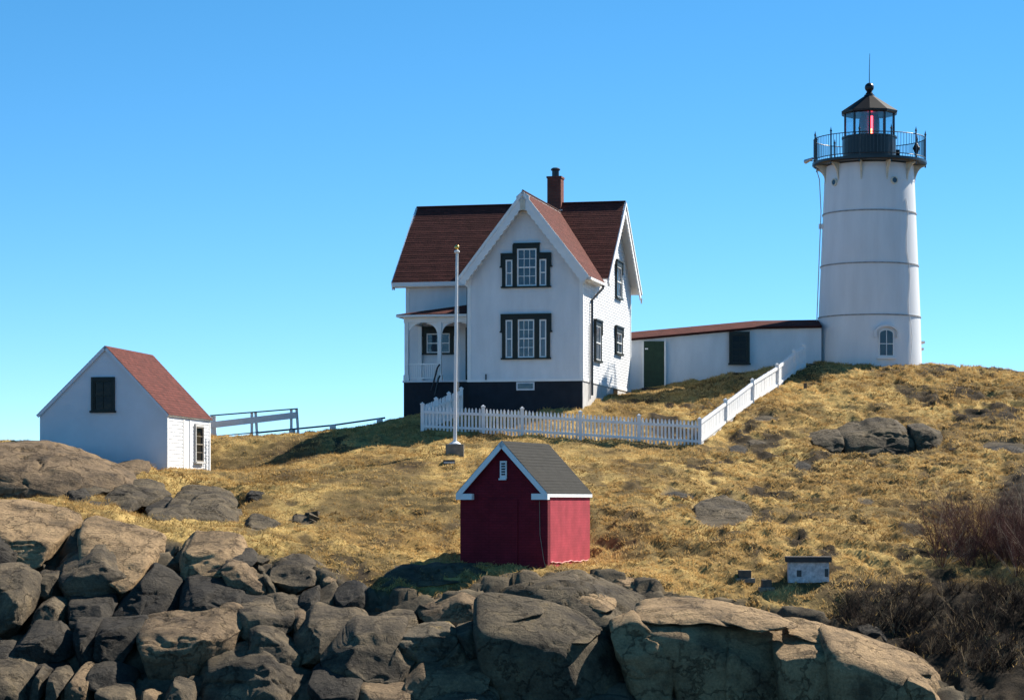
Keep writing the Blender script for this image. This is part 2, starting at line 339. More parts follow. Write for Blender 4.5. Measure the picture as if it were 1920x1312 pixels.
M['rock_lichen'] = mat_rock('lichened_granite', (0.21, 0.165, 0.105), (0.155, 0.122, 0.078), (0.07, 0.056, 0.038), 0.75)
M['ground'] = mat_ground()
M['blade'] = mat_blade('dry_grass', [(0.0, (0.10, 0.056, 0.020)), (0.3, (0.33, 0.205, 0.072)), (0.6, (0.59, 0.390, 0.148)), (0.85, (0.77, 0.55, 0.245)), (1.0, (0.33, 0.228, 0.082))])
M['twig'] = mat_blade('bare_twigs', [(0.0, (0.018, 0.013, 0.011)), (0.6, (0.055, 0.038, 0.028)), (0.85, (0.10, 0.07, 0.05)), (1.0, (0.40, 0.30, 0.18))])
M['purple_twig'] = mat_blade('purple_brown_twigs', [(0.0, (0.045, 0.020, 0.018)), (0.6, (0.12, 0.052, 0.045)), (0.9, (0.18, 0.085, 0.068)), (1.0, (0.42, 0.34, 0.26))])
mw = bpy.data.materials.new('sea_water'); mw.use_nodes = True; _b = mw.node_tree.nodes['Principled BSDF']
_b.inputs['Base Color'].default_value = (0.01, 0.035, 0.06, 1); _b.inputs['Roughness'].default_value = 0.18
_n = mw.node_tree.nodes.new('ShaderNodeTexNoise'); _n.inputs['Scale'].default_value = 0.35; _n.inputs['Detail'].default_value = 6
_g = mw.node_tree.nodes.new('ShaderNodeNewGeometry'); mw.node_tree.links.new(_g.outputs['Position'], _n.inputs['Vector'])
_p = mw.node_tree.nodes.new('ShaderNodeBump'); _p.inputs['Strength'].default_value = 0.6; _p.inputs['Distance'].default_value = 0.4
mw.node_tree.links.new(_n.outputs['Fac'], _p.inputs['Height']); mw.node_tree.links.new(_p.outputs[0], _b.inputs['Normal'])
M['sea'] = mw

# ------------------------------------------------------------------ terrain: surveyed spot heights, smoothed with a thin-plate spline
SPOT = [(-150,1330,61.5),(150,1330,61.5),(450,1330,61.5),(750,1330,61.5),(1050,1330,61.5),(1350,1330,62),(1700,1330,61.5),(2050,1330,61.5),
 (-150,1150,66.3),(150,1150,66.3),(450,1170,65.5),(750,1190,64.8),(1050,1200,64.5),(1350,1225,64.5),(1700,1240,64.3),(2050,1220,64.3),
 (-150,980,71.5),(150,995,71),(330,1018,70.3),(480,1050,69.3),(600,1068,68.8),(720,1085,68),(900,1085,68),(1050,1080,68.2),(1200,1112,67.6),(1400,1140,67),(1600,1130,67),(1800,1120,67),(2050,1110,67),
 (862,1062,69.9),(1027,1064,69.0),(1107,1062,72.8),(940,1060,73),(1200,1000,73.5),(1200,910,81),(1000,880,84),(800,910,81),(800,1000,73.8),(680,1030,71.5),
 (600,1000,73),(600,930,79),(600,870,86),(500,864,88.5),(400,824,93),(480,823,93.6),(600,815,94.3),(720,797,95.6),(400,842,98),(500,840,98),(600,830,98.5),(680,815,99),(400,893,89.5),(480,935,79.5),
 (-100,838,83),(0,838,83),(100,840,83),(200,880,81.5),(200,935,76.5),(0,925,76.5),(-100,930,76.5),(350,965,76.5),(450,985,74.5),(75,840,86),(313,890,84),(393,893,89),
 (300,905,80.5),(792,810,92),(900,820,91.5),(1100,833,91),(1312,840,91),(854,856,87),(1000,855,87.5),(1200,862,87.5),
 (1092,772,95),(880,779,96),(753,780,97),(1187,738,105),(1134,748,100),(1250,748,101),(1250,787,95.5),(1400,706,105.5),(1400,762,97.5),(1505,695,104.5),(1450,732,101),
 (1627,691,105.5),(1740,694,107),(1850,702,107),(2000,709,107),(1500,790,95),(1500,865,88),(1500,950,79),(1500,1050,70.5),(1650,740,100.5),(1700,800,94.5),(1700,875,86),(1700,950,78.5),(1700,1050,70.3),
 (1900,790,95),(1900,880,84),(1900,970,76),(1900,1060,69.8),(2100,790,95),(2100,900,83),(2100,1060,69.8),(1300,950,78.5),(1300,1050,71),(1100,960,77)]
cp = [tuple(W(*s)) for s in SPOT]
cp += [(x, y, EYE+z) for x, y, z in ((-34,100,0),(-34,84,-1),(-34,70,-2.5),(-34,60,-7),(34,62,-6),(34,75,-1),(34,90,2.5),(34,105,4.3),
 (-30,118,-2),(-16,112,1.0),(-16,120,-1),(-6,112,2.6),(2,116,4.0),(14,117,5.2),(26,116,4.3),(-30,140,-9),(-15,140,-9),(0,140,-8),(15,140,-7),(30,140,-8),
 (-30,54,-10.5),(-15,54,-10.5),(0,54,-10.5),(15,54,-10.5),(30,54,-10.5),(-20,155,-12),(0,155,-12),(20,155,-12))]
cp = np.array(cp)
def _k(r2): return np.where(r2 > 0, r2*np.log(np.maximum(r2, 1e-9)), 0)*0.5
_n = len(cp); _A = np.zeros((_n+3, _n+3)); _d = cp[:, None, :2]-cp[None, :, :2]
_A[:_n, :_n] = _k((_d**2).sum(-1))+np.eye(_n)*2.0; _A[:_n, _n] = 1; _A[:_n, _n+1:] = cp[:, :2]; _A[_n, :_n] = 1; _A[_n+1:, :_n] = cp[:, :2].T
_w = np.linalg.solve(_A, np.concatenate([cp[:, 2], [0, 0, 0]]))
def gz(x, y):
    x = np.atleast_1d(np.asarray(x, float)); y = np.atleast_1d(np.asarray(y, float)); out = np.zeros_like(x)
    for i in range(0, len(x), 20000):
        a, b = x[i:i+20000], y[i:i+20000]
        r2 = (a[:, None]-cp[None, :, 0])**2+(b[:, None]-cp[None, :, 1])**2
        out[i:i+20000] = _k(r2) @ _w[:_n]+_w[_n]+_w[_n+1]*a+_w[_n+2]*b
    return out
def G(x, y): return float(gz(x, y)[0])

def pix(x, y, z): return CX+F*x/y, HOR-F*(z-EYE)/y     # where a world point is sighted (used only to lay out the survey map)
ROCKX = [-400, -200, 140, 310, 420, 480, 560, 640, 700, 800, 860, 900, 990, 1050, 1150, 1250, 1450, 1560, 1800, 2300]
ROCKY = [955, 960, 985, 1020, 1045, 1060, 1070, 1085, 1112, 1128, 1128, 1105, 1092, 1080, 1085, 1122, 1150, 1170, 1290, 1500]
SOILX = [-500, 1480, 1560, 1620, 1760, 1920, 2300]; SOILY = [3000, 1180, 1148, 1115, 1105, 1100, 1100]
def sstep(a, b, x): t = np.clip((x-a)/(b-a), 0, 1); return t*t*(3-2*t)
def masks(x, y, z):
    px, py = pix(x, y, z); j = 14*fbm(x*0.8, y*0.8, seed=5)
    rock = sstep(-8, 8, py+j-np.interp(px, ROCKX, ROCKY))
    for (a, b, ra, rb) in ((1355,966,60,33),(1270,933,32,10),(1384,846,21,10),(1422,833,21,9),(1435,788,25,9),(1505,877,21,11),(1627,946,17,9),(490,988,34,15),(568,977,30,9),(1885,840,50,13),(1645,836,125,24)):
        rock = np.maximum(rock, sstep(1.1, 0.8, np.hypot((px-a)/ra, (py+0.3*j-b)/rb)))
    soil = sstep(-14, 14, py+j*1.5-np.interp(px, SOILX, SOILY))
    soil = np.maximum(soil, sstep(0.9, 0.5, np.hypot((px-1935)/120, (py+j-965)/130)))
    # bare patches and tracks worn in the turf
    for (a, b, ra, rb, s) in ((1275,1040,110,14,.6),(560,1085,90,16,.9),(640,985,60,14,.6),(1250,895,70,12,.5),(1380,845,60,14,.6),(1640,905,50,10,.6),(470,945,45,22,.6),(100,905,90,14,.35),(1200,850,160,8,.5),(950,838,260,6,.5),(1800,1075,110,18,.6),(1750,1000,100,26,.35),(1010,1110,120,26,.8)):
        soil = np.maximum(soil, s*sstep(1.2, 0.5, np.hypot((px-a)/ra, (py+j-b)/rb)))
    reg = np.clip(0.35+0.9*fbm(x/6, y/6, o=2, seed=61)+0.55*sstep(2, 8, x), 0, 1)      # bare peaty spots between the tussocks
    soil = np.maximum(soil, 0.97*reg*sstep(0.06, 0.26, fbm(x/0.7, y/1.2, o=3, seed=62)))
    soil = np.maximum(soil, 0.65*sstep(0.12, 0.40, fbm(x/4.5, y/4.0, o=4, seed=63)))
    return rock, soil
def recess(x, y, z):                                  # bedrock sits lower than the turf around it
    px, py = pix(x, y, z); d = 0.42*sstep(-5, 60, py-np.interp(px, ROCKX, ROCKY))*sstep(1830, 1700, px)
    for (a, b, ra, rb, s) in ((90,888,190,50,.6),(340,940,140,40,.45),(1650,828,140,30,.4)):
        d = np.maximum(d, s*sstep(1.0, 0.55, np.hypot((px-a)/ra, (py-b)/rb)))
    return d
def bedrock(x, y):                                    # jointed blocks: flat tilted tops at uneven heights, grooves between
    u, v = x/1.05+0.25*vnoise(x, y, seed=80), y/0.8+0.25*vnoise(x, y, seed=81); iu, iv = np.floor(u).astype(np.int64), np.floor(v).astype(np.int64)
    d1 = np.full(x.shape, 9.0); d2 = np.full(x.shape, 9.0); h = np.zeros(x.shape)
    for i in (-1, 0, 1):
        for j in (-1, 0, 1):
            a, b = iu+i, iv+j; z = np.zeros_like(a)
            cu, cv = a+0.15+0.7*_h(a, b, z, 5), b+0.15+0.7*_h(a, b, z, 6); d = np.hypot(u-cu, v-cv)
            hh = 0.45*_h(a, b, z, 7)+0.5*(_h(a, b, z, 8)-0.5)*(u-cu)+0.5*(_h(a, b, z, 9)-0.5)*(v-cv)
            n = d < d1; d2 = np.where(n, d1, np.minimum(d2, d)); h = np.where(n, hh, h); d1 = np.where(n, d, d1)
    return h-0.3*sstep(0.16, 0.02, d2-d1)
def hummock(x, y, rock):
    t = fbm(x/7, y/7, seed=3)*0.5+0.5; amp = 0.07+0.06*sstep(2, 9, x)+0.19*np.clip(t*1.5-0.3+0.5*sstep(2, 9, x), 0, 1)
    h = np.abs(fbm(x/0.75, y/0.95, o=3, seed=21)); h = (0.5-h)*2
    h2 = fbm(x/0.28, y/0.33, o=2, seed=33)
    return (1-rock)*(amp*0.75*h+0.06*h2)+rock*(0.10*fbm(x/1.1, y/1.1, seed=41)+sstep(73, 70, y)*bedrock(x, y))+0.10*fbm(x/4, y/4, o=2, seed=50)

xs = np.arange(-34, 34.01, 0.135); ys = np.concatenate([np.arange(54, 60, 0.4), np.arange(60, 109, 0.125), np.arange(109, 156, 1.0)])
gx, gy = np.meshgrid(xs, ys); gx = gx.ravel(); gy = gy.ravel(); g0 = gz(gx, gy)
rk, sl_ = masks(gx, gy, g0); gh = g0+hummock(gx, gy, rk)-recess(gx, gy, g0)
nx, ny = len(xs), len(ys); me = bpy.data.meshes.new('ground')
co = np.stack([gx, gy, gh], 1).astype(np.float32)
ii, jj = np.meshgrid(np.arange(nx-1), np.arange(ny-1)); q = (jj*nx+ii).ravel()
fc = np.stack([q, q+1, q+nx+1, q+nx], 1).astype(np.int32)
def fast_mesh(me, co, fc, smooth=True):
    k = fc.shape[1]
    me.vertices.add(len(co)); me.vertices.foreach_set('co', np.ascontiguousarray(co, np.float32).ravel())
    me.loops.add(fc.size); me.loops.foreach_set('vertex_index', np.ascontiguousarray(fc, np.int32).ravel())
    me.polygons.add(len(fc)); me.polygons.foreach_set('loop_start', np.arange(0, fc.size, k, dtype=np.int32))
    if smooth: me.polygons.foreach_set('use_smooth', np.ones(len(fc), bool))
    me.update(calc_edges=True)
fast_mesh(me, co, fc)
for nm, ar in (('rock', rk), ('soil', sl_)):
    a = me.attributes.new(nm, 'FLOAT', 'POINT'); a.data.foreach_set('value', ar.astype(np.float32))
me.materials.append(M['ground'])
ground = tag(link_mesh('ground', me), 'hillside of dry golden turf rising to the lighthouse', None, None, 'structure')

b = MB(); b.add([(-15000,-15000,0),(15000,-15000,0),(15000,15000,0),(-15000,15000,0)], [(0,1,2,3)])
tag(b.build('sea', M['sea']), 'dark blue sea around the island', None, None, 'structure')

# ------------------------------------------------------------------ dry grass blades
def blades(name, x, y, hgt, wid, lean, mat_, tone, label, cat, per=5, spread=0.07, kind='stuff', zoff=None):
    n = len(x)*per; X = np.repeat(x, per)+RNG.normal(0, spread, n); Y = np.repeat(y, per)+RNG.normal(0, spread, n)
    Z0 = gz(X, Y); r_, _ = masks(X, Y, Z0); Z = Z0+hummock(X, Y, r_)-recess(X, Y, Z0)-0.03
    H = np.repeat(hgt, per)*RNG.uniform(0.5, 1.15, n); Wd = wid*RNG.uniform(0.6, 1.4, n); th = RNG.uniform(0, 2*np.pi, n)
    lx = RNG.normal(0, lean, n)*H; ly = RNG.normal(0, lean, n)*H
    dx, dy = np.cos(th)*Wd/2, np.sin(th)*Wd/2
    v = np.empty((n, 3, 3)); v[:, 0] = np.stack([X-dx, Y-dy, Z], 1); v[:, 1] = np.stack([X+dx, Y+dy, Z], 1); v[:, 2] = np.stack([X+lx, Y+ly, Z+H], 1)
    me = bpy.data.meshes.new(name); fast_mesh(me, v.reshape(-1, 3), np.arange(n*3).reshape(-1, 3), False)
    t = np.clip(np.repeat(tone, per)+RNG.normal(0, 0.12, n), 0, 1)
    a = me.attributes.new('tone', 'FLOAT', 'POINT'); a.data.foreach_set('value', np.repeat(t, 3).astype(np.float32))
    me.materials.append(mat_)
    return tag(link_mesh(name, me), label, cat, None, kind)

def scatter(n, test):
    n = int(n*1.2); x = RNG.uniform(-30, 30, n); y = RNG.uniform(63, 109, n)
    keep = np.abs(x) < (1300*y/F); x, y = x[keep], y[keep]
    z = gz(x, y); px, py = pix(x, y, z); r, s = masks(x, y, z)
    k = test(x, y, px, py, r, s); return x[k], y[k]
def is_grass(x, y, px, py, r, s): return (RNG.uniform(0, 1, len(x)) > np.maximum(r*1.02, s*0.85)) & (RNG.uniform(0, 1, len(x)) < 0.55+0.45*fbm(x/2.2, y/2.2, seed=77))
tx, ty = scatter(170000, is_grass)
th_ = 0.065+0.085*np.clip(0.5+fbm(tx/3, ty/3, seed=8), 0, 1)
tn = np.clip(0.46+0.75*fbm(tx/2.6, ty/2.6, seed=9), 0.02, 0.93)
tn = np.where(fbm(tx/5, ty/5, seed=19) > 0.33, 1.0, tn)
blades('dry_grass', tx, ty, th_, 0.035, 0.55, M['blade'], tn, 'short dry golden grass covering the hillside', 'grass')
def is_tussock(x, y, px, py, r, s):
    d = np.clip(0.25+0.9*fbm(x/5, y/6, o=2, seed=71)+0.45*sstep(3, 8, x)+0.5*sstep(60, 0, np.interp(px, ROCKX, ROCKY)-py), 0.03, 1)
    near = np.zeros(len(x), bool)
    for (a, b, ra, rb) in ((1515,1080,55,12),(1396,1078,28,9),(1437,1092,26,9),(842,873,28,9)): near |= np.hypot((px-a)/ra, (py-b)/rb) < 1
    return (r < 0.5) & (RNG.uniform(0, 1, len(x)) < d) & (s < 0.9) & ~near
ux, uy = scatter(26000, is_tussock)
blades('grass_tussocks', ux, uy, 0.06+0.07*RNG.uniform(0, 1, len(ux)), 0.038, 1.0, M['blade'], np.clip(0.55+0.6*fbm(ux/2, uy/2, seed=72), 0.1, 0.9), 'coarse golden grass tussocks on the hillside', 'grass', per=26, spread=0.085)

# ------------------------------------------------------------------ granite: each block swells from a surveyed outline, with its own depth
def hit(px, py, Y0):                                  # distance at which the sight line meets the hillside, near Y0
    yy = np.linspace(Y0-6, Y0+8, 141); xx = (px-CX)*yy/F; zz = EYE+(HOR-py)*yy/F; d = gz(xx, yy)-zz
    k = [i for i in range(140) if d[i] < 0 <= d[i+1]]
    return Y0 if not k else float(yy[min(k, key=lambda i: abs(yy[i]-Y0))])
def rock_mesh(name, outline, Y, D, seed, lean=0.24, box=0.42, rough=1.0, nphi=88, npsi=36, incl=0.3, out=0.2, cuts=8, grow=1.06, fix=False):
    mx = sum(p[0] for p in outline)/len(outline); my = sum(p[1] for p in outline)/len(outline); Y = Y if fix else hit(mx, my, Y)-out*D
    P = np.array([tuple(W(px, py, Y)) for px, py in outline]); X, Z = P[:, 0], P[:, 2]
    A = 0.5*np.sum(X*np.roll(Z, -1)-np.roll(X, -1)*Z); cr = X*np.roll(Z, -1)-np.roll(X, -1)*Z
    cx = np.sum((X+np.roll(X, -1))*cr)/(6*A); cz = np.sum((Z+np.roll(Z, -1))*cr)/(6*A)
    ph = np.linspace(0, 2*np.pi, nphi, endpoint=False); r = np.zeros(nphi)
    for i, p in enumerate(ph):
        d = np.array([math.cos(p), math.sin(p)]); best = 0
        for k in range(len(X)):
            a = np.array([X[k]-cx, Z[k]-cz]); c = np.array([X[(k+1) % len(X)]-cx, Z[(k+1) % len(X)]-cz]); e = c-a
            den = d[0]*e[1]-d[1]*e[0]
            if abs(den) < 1e-9: continue
            t = (a[0]*e[1]-a[1]*e[0])/den; u = (a[0]*d[1]-a[1]*d[0])/den
            if t > 0 and -1e-6 <= u <= 1+1e-6: best = max(best, t)
        r[i] = best
    r = (2*r+0.5*(np.roll(r, 1)+np.roll(r, -1)))/3*grow
    ps = np.linspace(-np.pi/2, np.pi/2, npsi)
    S = np.abs(np.cos(ps))**box; T = np.sign(np.sin(ps))*np.abs(np.sin(ps))**box
    S[0] = S[-1] = 0.0
    PH, SS = np.meshgrid(ph, S); _, TT = np.meshgrid(ph, T); RR = np.tile(r, (npsi, 1))
    x = cx+SS*RR*np.cos(PH); z = cz+SS*RR*np.sin(PH); y = Y+TT*D
    rg = np.random.default_rng(900+seed); q = [x-cx, y-Y, z-cz]; ext = [np.abs(a).max() for a in q]
    for k in range(cuts):                              # broken faces
        n = rg.normal(0, 1, 3); n[1] = -abs(n[1])*0.7 if rg.random() < 0.7 else n[1]; n = n/np.array(ext); n[2] *= 0.3 if (n[1] < 0 and n[2] > 0 and rg.random() < 0.65) else 1.0; n /= np.linalg.norm(n)
        dd = q[0]*n[0]+q[1]*n[1]+q[2]*n[2]; ov_ = np.clip(dd-dd.max()*rg.uniform(0.66, 0.9), 0, None)*0.93
        q = [q[i]-n[i]*ov_ for i in range(3)]
    x, y, z = q[0]+cx, q[1]+Y, q[2]+cz
    z = z+lean*TT*D; y = y+incl*(z-cz)
    sz = math.sqrt(abs(A)); am = rough*min(0.16, 0.085*sz)
    o3 = [fbm(x/(0.55*sz+0.2)+seed*3.1+a, y/(0.55*sz+0.2)-seed, z/(0.55*sz+0.2)+seed*1.7, o=4, seed=100+a) for a in (0, 7, 13)]
    x = x+am*o3[0]; y = y+am*1.6*o3[1]; z = z+am*o3[2]
    fn = fbm(x/0.22, y/0.22, z/0.16, o=3, seed=160); x = x+0.018*fn*rough; y = y+0.03*fn*rough; z = z+0.018*fn*rough
    # weathered ledges and joints
    st = fbm(x*0.7+seed, y*0.7, z*2.3, o=3, seed=140); gr = np.clip(0.10-np.abs(st), 0, 0.10)*10
    y = y+am*0.7*gr; z = z-am*0.35*gr
    co = np.stack([x.ravel(), y.ravel(), z.ravel()], 1)
    fs = []
    for i in range(npsi-1):
        k = np.arange(nphi); fs.append(np.stack([i*nphi+k, i*nphi+(k+1) % nphi, (i+1)*nphi+(k+1) % nphi, (i+1)*nphi+k], 1))
    me = bpy.data.meshes.new(name); fast_mesh(me, co, np.concatenate(fs)); return me
_rs = [0]
def rock(name, outline, Y, D, m, parent=None, **kw):
    _rs[0] += 1; me = rock_mesh(name, outline, Y, D, _rs[0], **kw); me.materials.append(M[m]); return link_mesh(name, me, parent)
def z4(x0, y0, s, *pts): return [(x0+a/s, y0+b/s) for a, b in pts]
def r1(*p): return z4(0, 820, 4, *p)
def r2(*p): return z4(0, 1000, 4, *p)
def r3(*p): return z4(440, 1000, 4, *p)

up = tag(empty('rock_outcrop', (0, 0, 0)), 'rounded grey granite outcrop below the white shed', None, None, 'structure')
for ol, Y, D, m, kw in (
 ([(-60,838),(0,835),(72,835),(140,844),(185,854),(225,880),(252,902),(262,925),(235,935),(150,930),(60,925),(-60,920)], 82.4, 2.2, 'rock_tan', dict(box=0.8, lean=0.2, out=0.5, incl=1.2)),
 (r1((360,250),(480,205),(600,230),(760,320),(850,360),(800,440),(760,500),(690,500),(560,400),(420,330),(320,310)), 80.0, 1.0, 'rock_grey', dict(box=0.7)),
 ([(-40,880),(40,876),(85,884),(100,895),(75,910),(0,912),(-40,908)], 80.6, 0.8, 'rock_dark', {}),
 (r1((790,430),(850,370),(960,385),(1090,465),(1070,520),(960,565),(860,535),(780,470)), 79.0, 0.8, 'rock_grey', {}),
 (r1((890,345),(1020,325),(1180,375),(1275,460),(1270,510),(1150,540),(1080,470),(980,400)), 80.2, 0.9, 'rock_grey', dict(box=0.7)),
 (r1((1100,550),(1270,560),(1370,590),(1370,660),(1280,690),(1150,625)), 78.2, 0.6, 'rock_grey', {}),
 (r1((1210,500),(1340,505),(1480,565),(1560,650),(1545,700),(1430,700),(1350,620)), 78.6, 0.8, 'rock_grey', dict(lean=0.3)),
 (r1((1380,490),(1600,485),(1700,545),(1800,640),(1785,705),(1650,700),(1530,620)), 78.9, 0.9, 'rock_grey', dict(lean=0.35)),
 (r1((1280,385),(1400,390),(1560,400),(1700,440),(1785,530),(1700,550),(1590,490),(1420,490),(1310,450)), 79.9, 0.8, 'rock_grey', dict(lean=0.3)),
 (r1((1720,540),(1800,550),(1810,630),(1740,610)), 79.0, 0.4, 'rock_grey', {}),
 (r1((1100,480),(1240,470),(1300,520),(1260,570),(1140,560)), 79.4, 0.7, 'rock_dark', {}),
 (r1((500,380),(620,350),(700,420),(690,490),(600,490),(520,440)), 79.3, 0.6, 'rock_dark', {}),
 (r1((640,490),(740,500),(740,540),(680,545)), 78.5, 0.35, 'rock_grey', {})):
    rock('granite_block', ol, Y, D, m, up, **{'incl': 2.2, 'out': 1.0, 'cuts': 5, **kw})
tag(rock('boulder', r1((860,205),(1000,185),(1110,200),(1120,280),(1000,300),(890,270)), 81.9, 0.6, 'rock_tan', incl=1.8, out=1.3), 'low flat tan boulder against the foot of the white shed', 'boulder')
tag(rock('boulder', r1((1090,200),(1230,162),(1330,195),(1430,280),(1410,330),(1270,330),(1110,290)), 81.6, 0.8, 'rock_tan', lean=0.25, incl=1.8, out=1.1), 'humped tan boulder beside the lit side of the white shed', 'boulder')
tag(rock('boulder', [(462,928),(470,921),(486,921),(496,930),(494,942),(478,946),(464,942)], 78.4, 0.4, 'rock_dark'), 'small dark boulder alone on the grass right of the grey outcrop', 'boulder')
tag(rock('boulder', [(458,985),(470,972),(500,978),(524,990),(520,1002),(480,1002),(462,998)], 75.0, 0.7, 'rock_grey', lean=0.3), 'pale flat boulder sunk in grass below the small dark boulder', 'boulder')
tag(rock('boulder', [(540,972),(560,968),(590,974),(596,980),(570,984),(545,980)], 76.0, 0.4, 'rock_grey', lean=0.3), 'thin grey stone showing in grass left of the red shed', 'boulder')

